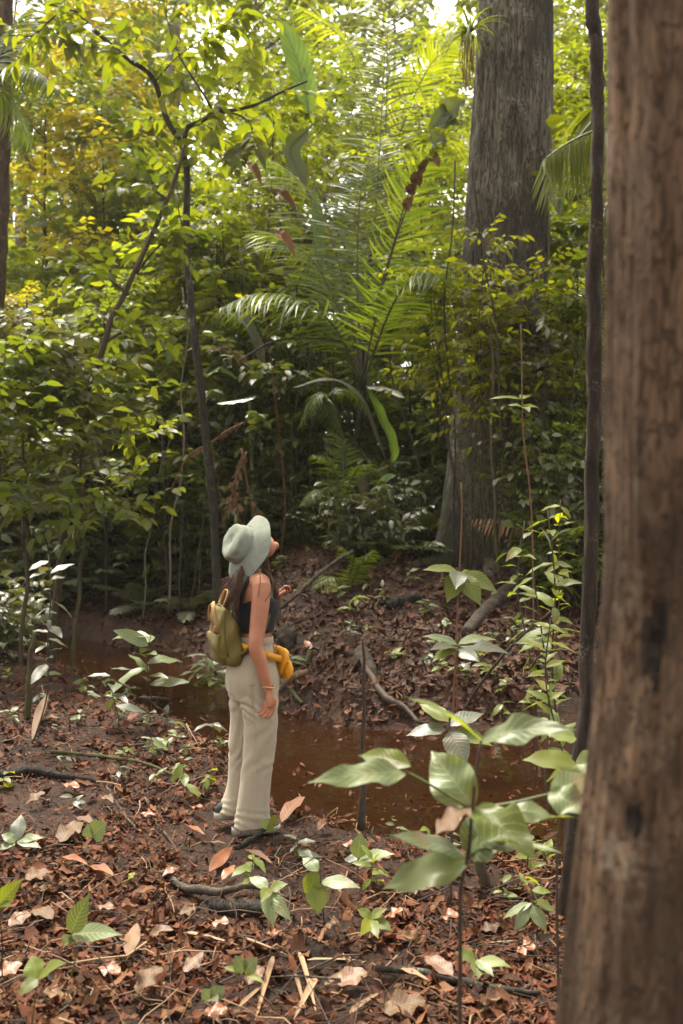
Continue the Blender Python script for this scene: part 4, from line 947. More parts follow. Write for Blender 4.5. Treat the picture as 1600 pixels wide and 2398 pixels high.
for (a, b_, c, d_, mt, w) in [(950, 490, 965, 460, 'dead', .06), (960, 455, 975, 430, 'dead', .07), (972, 430, 985, 400, 'dead', .08), (985, 400, 1000, 375, 'dead', .07), (1000, 370, 1028, 388, 'dead', .08), (1005, 345, 1045, 330, 'dark', .12), (1030, 300, 1075, 290, 'dark', .12), (1040, 280, 1085, 235, 'dark', .14), (1055, 260, 1010, 300, 'dark', .1)]:
    mb = MB(); big_leaf(mb, P(a, b_, 12.35) - g, P(c, d_, 12.25) - g, (.2, -.9, .4), w, droop=.9, fold=.7, shape='broad', wav=.4); mb.build('leaf', M[mt], root)
# bromeliad and broad climbing leaves on the giant trunk
g = P(1100, 80, 12.4); root = thing('bromeliad', 'bromeliad tuft with hanging roots on the upper left of the giant trunk', 'bromeliad', g)
mb = MB(); N = 46; az = r.random(N) * 6.283; e = r.uniform(-.2, 1.3, N)
leaves(mb, np.zeros((N, 3)), np.stack([np.cos(az) * np.cos(e) - .45, np.sin(az) * np.cos(e) - .4, np.sin(e)], -1), np.array([0, -.2, 1.0]), r.uniform(.4, .75, N), .018, 7, 'blade', droop=1.5, fold=.4)
mb.build('leaf_tuft', M['lime'], root); mb = MB()
for i in range(14):
    x = r.normal(-.05, .06); l = r.uniform(.4, .75)
    tube(mb, smooth_path(np.array([[x, 0, -.02], [x + r.normal(0, .02), 0, -l * .5], [x + r.normal(0, .04), -.02, -l]]), 8), .006, 4)
mb.build('root', M['straw'], root)
g = P(1295, 330, 12.5); root = thing('climber', 'broad leaved climber with large lime leaves on the giant trunk right side', 'climber', g)
for (a, b_, c, d_, w, mt) in [(1292, 320, 1352, 292, .12, 'palm_lime'), (1290, 350, 1330, 400, .1, 'lime'), (1288, 400, 1320, 430, .09, 'green'), (1285, 460, 1312, 500, .09, 'dark'), (1290, 300, 1310, 270, .09, 'lime')]:
    mb = MB(); big_leaf(mb, P(a, b_, 12.5) - g, P(c, d_, 12.2) - g, (.1, -.6, .8), w, droop=.8, fold=.25, shape='broad'); mb.build('leaf', M[mt], root)
mb = MB(); tube(mb, smooth_path(np.array([P(1286, 250, 12.6), P(1292, 350, 12.55), P(1285, 520, 12.6), P(1288, 800, 12.6)]) - g, 14), .012, 5); mb.build('stem', M['stem_green'], root)

# ------------------------------------------------------------------ thin stems and lianas in the shade
for i, (a, b_, c, d_, Y, w, bk) in enumerate([(330, 700, 322, 1230, 17, .02, 'bark_dark'), (430, 860, 428, 1300, 15, .016, 'bark_dark'), (600, 900, 606, 1240, 15.5, .014, 'bark_dark'), (690, 640, 686, 1180, 15, .02, 'bark_brown'), (742, 700, 735, 1200, 15, .018, 'bark_brown'), (790, 640, 800, 1180, 14.6, .016, 'bark_brown'),
        (1012, 640, 1016, 1220, 14, .02, 'bark_dark'), (1065, 380, 1066, 1150, 12.1, .012, 'bark_dark'), (1168, 780, 1175, 1330, 11.4, .022, 'bark_brown'), (960, 760, 955, 1160, 15, .016, 'bark_dark'), (65, 700, 58, 1020, 13.2, .018, 'bark_dark'), (430, 1180, 425, 1420, 13.6, .014, 'bark_dark'), (395, 1010, 392, 1380, 14.6, .03, 'bark_dark'), (470, 1130, 455, 1400, 14.2, .012, 'bark_brown'), (1340, 640, 1345, 1300, 11.8, .014, 'bark_dark'), (860, 560, 828, 900, 14.5, .05, 'bark_dark'), (520, 520, 530, 1180, 16, .014, 'bark_brown'), (600, 540, 640, 1100, 16.5, .018, 'bark_pale')]):
    g = gpt(c, Y); top = P(a, b_, Y); q_ = np.linspace(0, 1, 7)[:, None]
    pts = (top - g) * q_ + np.cumsum(r.normal(0, .03, (7, 3)), 0) * (q_ > 0); pts[0, 2] = -.1
    mb = MB(); tube(mb, smooth_path(pts, 22), np.linspace(1.1, .7, 22) * w, 6, rough=.15, seed=i)
    o = mb.build('bare_stem', M[bk]); o.location = g
    tag(o, label_for('thin bare upright stem', ((a + c) / 2, (b_ + d_) / 2)), 'stem', 'thin bare stems in the undergrowth')
for i in range(34):
    px = [60, 140, 230, 330, 420, 500, 570, 640, 700, 770, 830, 900, 960, 1010, 1310, 1350, 1380][i % 17] + r.normal(0, 18); Y = r.uniform(13.6, 19) if px < 1200 else r.uniform(11.5, 14)
    g = gpt(px, Y); h = r.uniform(1.8, 5.5); lx = r.normal(0, .35 * h * .5); q_ = np.linspace(0, 1, 8)[:, None]
    pts = np.array([lx, r.normal(0, .3), h]) * q_ ** np.array([1.6, 1, 1]) + np.cumsum(r.normal(0, .05, (8, 3)), 0) * (q_ > 0); pts[0, 2] = -.1
    mb = MB(); tube(mb, smooth_path(pts, 22), np.linspace(1.1, .5, 22) * r.uniform(.008, .02), 5, rough=.15, seed=i)
    o = mb.build('bare_stem', M[['bark_pale', 'bark_brown', 'bark_dark', 'stem_red'][i % 4]]); o.location = g
    tag(o, label_for(['pale crooked', 'brown crooked', 'dark crooked', 'reddish'][i % 4] + ' thin stem', px_of(g + pts[4])), 'stem', 'thin bare stems in the undergrowth')
for (pts, Y, w, lb) in [([(520, 735), (580, 712), (640, 706), (700, 712), (760, 735)], 12.8, .012, 'thin dark vine arching in front of the low spreading palm'), ([(1175, 1180), (1178, 1060), (1170, 960), (1165, 800), (1150, 690)], 11.2, .012, 'dangling grey liana crossing the giant trunk'), ([(560, 845), (640, 800), (720, 792), (800, 800)], 13, .012, 'thin brown vine stretched level left of the central palm'), ([(1110, 420), (1130, 600), (1170, 780)], 11.9, .010, 'curving dark liana on the face of the giant trunk')]:
    W = np.array(q(pts, Y)); mb = MB(); tube(mb, smooth_path(W - W[0], 26), w, 5); o = mb.build('liana', M['bark_dark']); o.location = W[0]; tag(o, lb, 'vine')
# ------------------------------------------------------------------ small plants on the banks
rs = np.random.default_rng(91)
def at_ground(px, py, hint=0.0):
    """world point where the ground is seen at this pixel"""
    lo, hi = 1.8, 30.0
    Y = np.linspace(lo, hi, 4000); x = (px - 800) / F * Y; z = CAMZ - (py - 1199) / F * Y
    d = z - gz(x, Y); i = int(np.argmax(d < hint)); 
    return np.array([x[i], Y[i], float(gz(x[i], Y[i]))])

# the pale big leaved sapling in the foreground
b0 = gpt(1075, 2.3); r0 = lambda a, b, dy=0.0: P(a, b, 2.3 + dy) - b0
LF = [((1090, 2003), (915, 1957, -.12), (0, -.6, 1), .030, 'pale'), ((1100, 2018), (905, 2078, .05), (.1, -.75, .75), .043, 'dark'), ((1095, 2000), (1300, 1992, -.1), (0, -.3, 1), .024, 'pale'), ((1100, 2010), (1150, 1905, .08), (-.1, -.9, .3), .05, 'pale'), ((1100, 2003), (1190, 1945, -.05), (.1, -.5, .8), .05, 'pale'),
      ((952, 1810), (728, 1832, -.15), (0, -.75, .75), .033, 'pale'), ((962, 1795), (845, 1770, .08), (0, -.7, .7), .028, 'sap'), ((1110, 1890), (1015, 1765, .10), (-.35, -.85, .4), .055, 'pale'), ((1098, 1890), (1022, 1955, -.1), (-.6, -.7, .2), .032, 'tan'),
      ((1290, 1860), (1380, 1822, .05), (0, -.7, .7), .034, 'pale'), ((1285, 1855), (1375, 1905, -.05), (.1, -.75, .6), .04, 'pale'), ((1112, 1893), (1252, 2010, -.15), (.1, -.75, .65), .052, 'sap'), ((1190, 1900), (1290, 1912, .0), (0, -.6, .8), .03, 'pale'), ((1230, 1925), (1352, 1915, .0), (0, .3, 1), .012, 'sap'),
      ((1128, 1732), (1335, 1708, -.12), (0, -.75, .7), .036, 'pale'), ((1126, 1735), (955, 1636, -.2), (.35, -.25, .9), .022, 'sap')]
spec = [(r0(*a), r0(*t), n, w, mt, dict(droop=.3 + .4 * ((i_ * 7) % 5) / 4, seg=16, shape='acu', wav=.15 + .12 * (i_ % 3), fold=.05 + .1 * (i_ % 4))) for i_, (a, t, n, w, mt) in enumerate(LF)]
root = sapling('pale big leaved sapling blurred in front of the stream', b0, [np.array([0, 0, -.05]), r0(1078, 2200), r0(1078, 2085), r0(1096, 2003), r0(1106, 1895), r0(1115, 1810), r0(1127, 1733)], spec, M['pale'], 'stem_brown', sr=.0055)
for pts in ([(1100, 1892), (1030, 1850), (950, 1806)], [(1105, 1895), (1200, 1880), (1292, 1858)]):
    mb = MB(); tube(mb, smooth_path([r0(*p_) for p_ in pts], 10), np.linspace(.004, .003, 10), 5); mb.build('petiole', M['stem_green'], root)
# second sapling behind it, half hidden
def px_sapling(label, gp, stem, leaves_, Y, stemmat='stem_brown', leafm='sap', sr=.005, **kw):
    b = gp; rel = lambda a, c, dy=0.0: P(a, c, Y + dy) - b
    st = [np.array([0, 0, -.05])] + [rel(*s_) for s_ in stem]
    sp = [(rel(*a), rel(*t), n, w * Y, mt, dict(droop=.5, seg=9, shape='acu', wav=.1)) for a, t, n, w, mt in leaves_]
    return sapling(label, b, st, sp, M[leafm], stemmat, sr=sr, **kw)
U = (0, -.5, 1); V_ = (0, -.9, .4)
px_sapling('dark green sapling squeezed between pale foreground leaves and thin trunk', gpt(1310, 3.2), [(1305, 2000), (1330, 1860), (1355, 1795)], [((1352, 1795), (1230, 1780), U, .016, 'green'), ((1352, 1800), (1280, 1830, .1), U, .016, 'green'), ((1350, 1730), (1285, 1722), U, .012, 'sap'), ((1350, 1800), (1420, 1770), U, .014, 'green'), ((1352, 1790), (1385, 1850, -.1), V_, .014, 'sap')], 3.2)
px_sapling('greyish leaved sapling behind the top of the pale foreground sapling', gpt(1055, 4.2), [(1060, 1900), (1065, 1760), (1050, 1690)], [((1045, 1708), (955, 1722), U, .010, 'greyleaf'), ((1052, 1712), (1092, 1790, -.1), V_, .013, 'greyleaf'), ((1055, 1700), (1130, 1672, .1), U, .010, 'greyleaf'), ((1050, 1690), (985, 1650, .1), U, .010, 'sap'), ((1060, 1715), (1150, 1745), U, .011, 'sap')], 4.2)
# red stemmed sapling with a whorl
px_sapling('red stemmed sapling with a whorl of drooping bright leaves', gpt(1062, 7.6), [(1062, 1660), (1070, 1480), (1076, 1340), (1082, 1200), (1080, 1130)], [((1075, 1340), (995, 1335, -.1), (0, -.5, .9), .0085, 'sap'), ((1075, 1342), (1048, 1408, -.2), V_, .010, 'sap'), ((1078, 1342), (1100, 1372, .2), V_, .009, 'sap'), ((1080, 1345), (1124, 1415, -.15), V_, .010, 'sap'), ((1082, 1342), (1162, 1385, 0), (0, -.7, .7), .010, 'sap'), ((1076, 1338), (1068, 1378, -.3), (0, -.8, .6), .009, 'greyleaf')], 7.6, 'stem_red', sr=.008)
px_sapling('sapling with flat pale layered leaves over the far bank', gpt(1070, 7.0), [(1070, 1640), (1072, 1520)], [((1072, 1510), (995, 1490), U, .007, 'pale'), ((1072, 1515), (1010, 1522, -.2), U, .008, 'greyleaf'), ((1074, 1512), (1190, 1530), U, .010, 'greyleaf'), ((1074, 1508), (1160, 1498, .2), U, .008, 'pale'), ((1070, 1520), (1015, 1548, -.2), U, .007, 'sap'), ((1074, 1520), (1120, 1548, -.2), V_, .008, 'greyleaf')], 7.0, 'stem_red')
px_sapling('tall red stemmed seedling with a flat leaf tier against the giant trunk', gpt(1250, 8.2), [(1250, 1500), (1245, 1200), (1225, 1010), (1222, 850), (1220, 760)], [((1222, 952), (1190, 950), U, .004, 'sap'), ((1222, 950), (1262, 956), U, .004, 'lime'), ((1222, 935), (1148, 935), U, .004, 'lime'), ((1224, 953), (1240, 965, -.2), U, .004, 'sap'), ((1222, 935), (1235, 928, .2), U, .005, 'lime')], 8.2, 'stem_red', sr=.007)
# leafy sapling cluster right
for (px, py, Y, hpx, n, ll, mt, lb) in [(1330, 1640, 6.4, 1190, 36, .17, 'sap', 'tall leafy sapling with bright leaves beside the thin dark trunk'), (1255, 1600, 7.2, 1220, 30, .14, 'sap', 'leafy sapling with pale and lime leaves below the giant trunk'), (1290, 1680, 6.0, 1330, 24, .15, 'sap', 'bushy sapling with glossy leaves left of the thin dark trunk'), (1345, 1560, 8.4, 1170, 30, .15, 'lime', 'lime sapling behind the bright leafy one'), (1330, 1700, 5.6, 1450, 14, .14, 'lime', 'short lime sapling low beside the thin dark trunk')]:
    b = gpt(px, Y); h = P(px, hpx, Y)[2] - b[2]
    auto_sapling(lb, b, h, n, ll, M[mt], 'stem_brown', rs, lean=(rs.normal(-.1, .1), 0), top=.72, shape='acu')
# left of the woman
for (px, py, top, n, ll, mt, lb, wh) in [(352, 1690, 1480, 12, .25, 'pale', 'slender seedling with pale paired leaves left of the woman at the water edge', False), (70, 1745, 1300, 20, .15, 'greyleaf', 'grey leaved sapling on a straight bare stalk at the left edge', False), (505, 1800, 1690, 5, .13, 'greyleaf', 'rounded grey leaved seedling directly behind the trouser leg', True), (470, 1650, 1530, 14, .20, 'pale', 'bushy pale seedling at backpack height behind the stream', False), (275, 1720, 1560, 8, .17, 'greyleaf', 'thin seedling on the left bank near the stream bend', False), (830, 1905, 1850, 6, .07, 'sap', 'tiny light green seedling at the water edge right of the woman', False), (500, 1640, 1560, 10, .18, 'sap', 'low pale seedling across the water left of the backpack', False), (835, 1440, 1395, 9, .12, 'sap', 'young whorled seedling on the bare far bank', True), (815, 1440, 1410, 6, .10, 'sap', 'glossy low seedling beside the whorled one', False)]:
    b = at_ground(px, py); h = P(px, top, b[1])[2] - b[2]
    auto_sapling(lb, b, max(h, .05), n, ll, M[mt], 'stem_brown', rs, top=.6 if n > 5 else .4, whorl=wh, wr=.21)
# foreground seedlings
px_sapling('two leaved seedling with pale oval leaves at the lower left', at_ground(160, 2290), [(178, 2230), (168, 2185)], [((166, 2185), (208, 2096, -.05), (.2, -.9, .5), .0105, 'pale'), ((168, 2190), (280, 2188, -.08), (0, -.7, .8), .010, 'pale'), ((168, 2190), (150, 2215, -.05), V_, .007, 'green')], 3.45, 'stem_green', sr=.003)
px_sapling('small green seedling cut by the left picture edge', at_ground(5, 2300), [(5, 2200), (-5, 2120)], [((-10, 2125), (52, 2060, -.05), (.2, -.9, .5), .009, 'sap'), ((-8, 2128), (25, 2122, -.1), U, .007, 'green'), ((-8, 2125), (-60, 2100), U, .009, 'sap')], 3.3, 'stem_brown', sr=.003)
px_sapling('blurred low seedling with curled leaves in the bottom left', at_ground(70, 2398), [(85, 2320), (90, 2290)], [((90, 2290), (152, 2255, -.05), U, .010, 'green'), ((88, 2290), (75, 2240, .05), V_, .011, 'sap'), ((90, 2292), (45, 2330, -.05), U, .008, 'green')], 3.1, 'stem_green', sr=.003)
px_sapling('drooping pale seedling in front of the crooked branch', at_ground(635, 2170), [(632, 2120), (628, 2080)], [((628, 2080), (585, 2055, .05), U, .007, 'pale'), ((630, 2085), (640, 2168, -.1), V_, .009, 'pale'), ((630, 2085), (672, 2070, 0), U, .007, 'sap'), ((628, 2088), (682, 2155, -.1), V_, .007, 'pale'), ((630, 2080), (612, 2110, -.1), V_, .006, 'sap')], 3.75, 'stem_green', sr=.003)
px_sapling('seedling with a hanging heart shaped leaf below the woman', at_ground(760, 2140), [(752, 2080), (745, 2010), (712, 2025)], [((742, 2070), (746, 2138, -.05), V_, .0115, 'sap'), ((740, 2040), (722, 2100, 0), V_, .010, 'sap'), ((745, 2040), (710, 2010, .05), U, .008, 'pale'), ((752, 2065), (840, 2078, -.05), U, .009, 'pale')], 3.9, 'stem_brown', sr=.003)
px_sapling('grey green seedling with a ragged upright leaf beside the stream edge', at_ground(838, 2060), [(838, 2010)], [((838, 2010), (845, 1950, 0), V_, .009, 'pale'), ((840, 2015), (920, 2000, -.05), U, .008, 'pale'), ((836, 2015), (808, 2010, .05), U, .007, 'greyleaf')], 4.4, 'stem_brown', sr=.003)
px_sapling('bright yellow green rosette seedling in the foreground litter', at_ground(872, 2190), [(868, 2150)], [((868, 2150), (838, 2130), U, .007, 'sap'), ((868, 2150), (905, 2128), U, .006, 'sap'), ((868, 2152), (918, 2180, -.05), U, .007, 'sap'), ((868, 2152), (845, 2190, -.1), V_, .006, 'lime'), ((868, 2152), (885, 2195, -.1), V_, .006, 'sap')], 3.7, 'stem_green', sr=.003)
px_sapling('tiny blue green two leaved seedling in the bottom middle', at_ground(492, 2345), [(492, 2335)], [((492, 2338), (478, 2315), V_, .007, 'pale'), ((494, 2338), (525, 2310, 0), V_, .008, 'pale'), ((492, 2338), (510, 2345, -.05), U, .006, 'greyleaf')], 3.2, 'stem_green', sr=.002)
px_sapling('small seedling with paired round leaves and one yellow leaf', at_ground(585, 2290), [(572, 2275)], [((572, 2275), (552, 2238), V_, .008, 'pale'), ((574, 2275), (602, 2242), V_, .008, 'pale'), ((574, 2278), (618, 2302, -.05), U, .004, 'lime'), ((570, 2278), (525, 2265), U, .004, 'sap')], 3.3, 'stem_green', sr=.002)
px_sapling('low seedling with long limp leaves in the right foreground', at_ground(1120, 2290), [(1115, 2250)], [((1115, 2250), (1068, 2230), U, .008, 'sap'), ((1118, 2250), (1192, 2262, -.05), U, .007, 'sap'), ((1116, 2250), (1120, 2292, -.08), V_, .007, 'sap'), ((1115, 2248), (1155, 2285, -.08), U, .006, 'pale')], 3.4, 'stem_green', sr=.002)
px_sapling('seedling with narrow pale leaves by the foot of the thin trunk', at_ground(1250, 2200), [(1262, 2140), (1245, 2085)], [((1240, 2120), (1205, 2180, -.05), V_, .006, 'pale'), ((1245, 2120), (1278, 2180, -.05), V_, .007, 'pale'), ((1245, 2115), (1180, 2150), U, .005, 'pale'), ((1250, 2110), (1300, 2135), U, .006, 'sap'), ((1246, 2085), (1290, 2090), U, .005, 'sap')], 3.8, 'stem_brown', sr=.003)
px_sapling('one heart shaped leaf seedling on the bare left bank', at_ground(215, 2010), [(216, 1950)], [((216, 1958), (250, 1926, -.05), V_, .011, 'pale'), ((216, 1958), (205, 1930), V_, .008, 'pale')], 4.6, 'stem_brown', sr=.002)
px_sapling('spreading pale seedling at the left frame edge in the litter', at_ground(45, 1990), [(40, 1970)], [((40, 1970), (100, 1962), U, .006, 'pale'), ((40, 1970), (95, 1985, -.05), U, .006, 'pale'), ((38, 1970), (5, 1955), U, .007, 'pale'), ((40, 1968), (50, 1910, .1), V_, .008, 'greyleaf'), ((36, 1972), (0, 1990, -.05), U, .006, 'pale')], 4.8, 'stem_brown', sr=.002)
px_sapling('small seedling poking up in front of the shoe', at_ground(642, 1985), [(641, 1950), (640, 1930)], [((640, 1935), (610, 1925, .03), V_, .0055, 'sap'), ((641, 1932), (643, 1908, .03), V_, .005, 'lime'), ((641, 1935), (625, 1945, -.03), V_, .005, 'green')], 5.05, 'stem_brown', sr=.002)
# scattered seedlings of both banks
G = 'small seedlings scattered over the banks'
for i, (px, py, h, n, ll, mt) in enumerate([(200, 1640, .16, 6, .09, 'pale'), (290, 1700, .18, 7, .09, 'pale'), (365, 1790, .2, 8, .10, 'pale'), (300, 1790, .12, 6, .09, 'pale'), (420, 1830, .14, 7, .08, 'sap'), (395, 1770, .16, 6, .1, 'pale'), (490, 1850, .14, 6, .08, 'sap'), (375, 1640, .1, 6, .08, 'pale'), (190, 1700, .12, 6, .08, 'pale'), (150, 1800, .08, 5, .08, 'greyleaf'), (170, 1900, .08, 5, .07, 'greyleaf'), (20, 1600, .15, 7, .09, 'sap'), (55, 1530, .2, 7, .11, 'pale'), (195, 1560, .14, 6, .1, 'sap'), (10, 1850, .12, 4, .1, 'sap'), (945, 1905, .12, 5, .09, 'pale'), (925, 1960, .12, 4, .08, 'pale'), (1000, 1990, .12, 5, .08, 'sap'), (1230, 2110, .12, 6, .07, 'sap'), (1275, 2060, .2, 7, .08, 'sap'), (1180, 2120, .1, 4, .07, 'sap'),
        (670, 1330, .18, 7, .11, 'pale'), (720, 1310, .16, 6, .1, 'sap'), (590, 1290, .16, 6, .1, 'dark'), (480, 1330, .14, 6, .12, 'dark'), (330, 1340, .14, 6, .12, 'dark'), (250, 1310, .16, 6, .13, 'dark'), (410, 1390, .12, 5, .1, 'dark'), (760, 1350, .1, 6, .1, 'dark'), (960, 1370, .16, 7, .1, 'dark'), (1000, 1450, .12, 6, .09, 'sap'), (900, 1330, .16, 7, .1, 'dark'), (1150, 1420, .14, 6, .1, 'sap'), (1210, 1480, .18, 7, .11, 'pale'), (1030, 1590, .15, 9, .08, 'sap'), (1080, 1600, .15, 9, .09, 'dark'), (1000, 1560, .14, 8, .08, 'dark'), (1120, 1560, .16, 7, .1, 'sap'), (1180, 1640, .2, 8, .12, 'pale'), (1250, 1680, .22, 8, .13, 'pale'), (1180, 1690, .2, 6, .13, 'sap'), (700, 1390, .08, 5, .08, 'dark'), (860, 1480, .07, 5, .07, 'sap'), (740, 1490, .06, 5, .06, 'sap'), (1240, 1400, .18, 7, .12, 'sap'), (880, 1270, .14, 7, .11, 'dark'), (540, 1330, .12, 6, .1, 'dark')] + [(a_ + rs.normal(0, 10), b_ + rs.normal(0, 8), rs.uniform(.07, .2), int(rs.integers(5, 10)), rs.uniform(.06, .11), ['pale', 'sap', 'pale', 'greyleaf'][int(rs.integers(0, 4))]) for a_, b_ in [(240, 1600), (310, 1640), (340, 1730), (420, 1740), (450, 1800), (260, 1670), (500, 1760), (180, 1620), (110, 1590), (350, 1850), (280, 1840), (440, 1880), (90, 1650), (30, 1680), (130, 1730), (330, 1600), (400, 1690), (900, 1900), (1000, 1930), (1060, 2020), (1230, 2030), (1190, 2000), (880, 2090), (700, 2010), (590, 2090)]] + [(rs.uniform(540, 1260), rs.uniform(1270, 1600), rs.uniform(.08, .22), int(rs.integers(5, 10)), rs.uniform(.08, .15), ['sap', 'pale', 'dark', 'gloss'][i_ % 4]) for i_ in range(34)] + [(rs.uniform(120, 500), rs.uniform(1270, 1420), rs.uniform(.15, .35), int(rs.integers(6, 11)), rs.uniform(.12, .2), ['gloss', 'dark', 'sap'][i_ % 3]) for i_ in range(16)]):
    auto_sapling(label_for({'pale': 'small pale leaved seedling', 'sap': 'small bright green seedling', 'dark': 'small dark leaved seedling', 'greyleaf': 'small grey leaved seedling', 'gloss': 'small shiny leaved seedling'}[mt], (px, py)), at_ground(px, py), h * rs.uniform(.8, 1.2), n, ll, M[mt], 'stem_brown', rs, top=.7, group=G, name='seedling', cat='seedling', sr=.002, wr=.23)
# ferns
def fern(label, b, n, L_, rs, mt='dark'):
    root = thing('fern', label, 'fern', b, 0, 'ferns on the far bank')
    for f in auto_fronds(n, L_, rs, (.35, 1.1), .7):
        mb = MB(); frond_mesh(mb, f, 26, L_ * .24, L_ * .032, rs, hang=.15, rad=.004, start=.2, lseg=2); mb.build('frond', [M[mt], M['stem_brown']], root)
for i, (px, py, L_, mt) in enumerate([(985, 1190, .8, 'dark'), (1000, 1110, .9, 'dark'), (960, 1150, .8, 'dark'), (900, 1230, .6, 'dark'), (640, 1270, .5, 'dark'), (1015, 1060, .9, 'green'), (560, 1120, .8, 'green'), (1335, 1130, .7, 'green')]):
    Y = 13.2 + .5 * (i % 3) if px > 880 else 14.5; b = gpt(px, Y if px < 1300 else 11); b = b if i > 3 and px not in (1015,) else b
    fern(label_for('fern with arching fronds', (px, py)), b, 8, L_ * 1.2, rs, mt)

for px, py, L_, mt in [(150, 1400, 1.0, 'gloss'), (215, 1370, 1.1, 'green'), (285, 1385, 1.0, 'gloss'), (350, 1340, 1.1, 'sap'), (415, 1365, 1.0, 'gloss'), (475, 1320, 1.1, 'green'), (330, 1430, .7, 'gloss'), (110, 1340, 1.1, 'sap'), (440, 1440, .6, 'gloss'), (690, 1275, .7, 'gloss'), (905, 1300, .6, 'green')]:
    fern(label_for('fern with arching fronds', (px, py)), at_ground(px, py), 9, L_ * 1.3, rs, mt)
# ------------------------------------------------------------------ wood on the ground
def stick(label, pts, w, mat, cat='branch', name='fallen_branch', lift=.02, Ys=None, rough=.2, seed=0, sides=7, n=24):
    if Ys is None: W = np.array([at_ground(*p_) + [0, 0, lift] for p_ in pts])
    else: W = np.array([P(a, b_, y) for (a, b_), y in zip(pts, Ys)])
    mb = MB(); p_ = smooth_path(W - W[0], n); p_ += np.cumsum(np.random.default_rng(seed).normal(0, .003, p_.shape), 0)
    tube(mb, p_, np.interp(np.linspace(0, 1, n), np.linspace(0, 1, len(w)), w), sides, rough=rough, seed=seed)
    o = mb.build(name, M[mat]); o.location = W[0]; return tag(o, label, cat)
stick('dark fallen branch slanting down the far bank below the giant trunk', [(1240, 1345), (1190, 1400), (1140, 1440), (1092, 1492)], [.09, .10, .08, .06], 'bark_fall', lift=.05, seed=1)
stick('twisting brown root descending to the stream from the rotten stump', [(835, 1550), (870, 1595), (905, 1650), (950, 1680), (990, 1720)], [.02, .03, .03, .015], 'stem_brown', 'root', 'root', lift=.06, seed=2)
stick('long pale pole slanting across the far bank right of the woman', [(655, 1425), (700, 1385), (760, 1335), (830, 1290)], [.02, .022, .02], 'bark_fall', Ys=(10.6, 10.8, 11.1, 11.4), seed=3)
stick('upright broken stick at the water edge beside the woman', [(690, 1645), (700, 1590), (722, 1520)], [.03, .03, .02], 'bark_brown', Ys=(9.4, 9.4, 9.5), seed=4)
stick('short stick lying at the far water edge', [(660, 1600), (690, 1620), (715, 1650)], [.02, .02, .015], 'bark_brown', seed=5)
stick('dark post standing in the stream edge right of the woman', [(842, 1940), (848, 1850), (850, 1760), (852, 1640), (848, 1500)], [.024, .020, .012, .010, .008], 'stem_brown', 'stake', 'stake', Ys=(5.55, 5.55, 5.55, 5.55, 5.55), seed=6)
stick('brown stump of a stem standing in the near water', [(1142, 2100), (1138, 2050), (1132, 1990), (1118, 1900)], [.03, .025, .022, .02], 'bark_brown', 'stump', 'stump', Ys=(4.3, 4.3, 4.3, 4.3), seed=7)
stick('dead straight stalk rising from the litter at the left', [(62, 1750), (68, 1640), (75, 1540), (82, 1480)], [.03, .024, .018, .014], 'bark_brown', 'stalk', 'stalk', Ys=(7.4, 7.4, 7.4, 7.4), seed=8)
stick('crooked grey branch lying in the foreground litter', [(395, 2062), (440, 2100), (520, 2108), (600, 2095), (680, 2120)], [.012, .02, .014, .009], 'bark_fall', lift=.03, seed=9)
stick('thin straight twig pointing at the woman', [(340, 1875), (370, 1930), (405, 1975), (432, 2015)], [.006, .008, .007], 'bark_fall', lift=.02, seed=10)
stick('long dark branch along the bottom right litter', [(880, 2290), (980, 2300), (1080, 2315), (1180, 2335), (1270, 2345)], [.012, .016, .013, .008], 'bark_dark', lift=.03, seed=11)
stick('thin grey twig bent across the right foreground', [(1200, 2345), (1260, 2315), (1300, 2290)], [.008, .006], 'bark_fall', lift=.02, seed=12)
stick('dark branch half buried in the left litter', [(0, 1825), (60, 1815), (130, 1825), (220, 1840)], [.025, .03, .02, .012], 'bark_black', lift=.02, seed=13)
stick('long thin stem across the left bank slope', [(120, 1770), (240, 1785), (330, 1800), (450, 1850)], [.012, .012, .008], 'bark_brown', lift=.03, seed=14)
stick('stick lying in the shallow stream at the bend', [(330, 1685), (390, 1675), (450, 1662)], [.016, .018, .012], 'bark_dark', lift=.16, seed=15)
stick('black rotting log behind the left bank stalk', [(490, 2135), (560, 2140), (650, 2150)], [.03, .045, .03], 'bark_black', 'log', 'log', lift=.02, seed=16)
stick('dark log on the far bank above the rotten stump', [(905, 1425), (950, 1412), (985, 1402)], [.05, .07, .05], 'bark_black', 'log', 'log', lift=.03, seed=17)
stick('low dark log behind the far bank seedlings', [(520, 1205), (610, 1200), (700, 1190)], [.05, .06, .04], 'bark_black', 'log', 'log', Ys=(16.5, 16.6, 16.8), seed=18)
stick('thin brown branch slanting up from the right bank', [(1090, 1660), (1130, 1590), (1190, 1520), (1290, 1430)], [.012, .012, .008], 'stem_brown', Ys=(7.4, 7.3, 7.2, 7.0), seed=19)
stick('arching thin twig over the right bank', [(1240, 1570), (1270, 1530), (1320, 1518), (1370, 1540)], [.006, .007, .005], 'stem_brown', Ys=(6.8, 6.7, 6.6, 6.5), seed=20)
stick('muddy bark slab on the far bank behind the waist bag', [(655, 1625), (690, 1600), (720, 1585)], [.035, .05, .03], 'bark_red', 'bark slab', 'bark_slab', lift=.05, seed=21)
stick('curved dark stick in front of the shoe', [(560, 1990), (590, 1975), (625, 1962)], [.012, .014, .01], 'bark_dark', lift=.02, seed=22)
stick('thin twig leaning over the left litter slope', [(250, 1860), (275, 1900), (320, 1960)], [.005, .005], 'bark_fall', lift=.05, seed=23)
stick('fallen twig crossing the litter below the seedlings', [(225, 1740), (290, 1760), (350, 1755), (420, 1790)], [.007, .009, .006], 'bark_dark', lift=.03, seed=24)
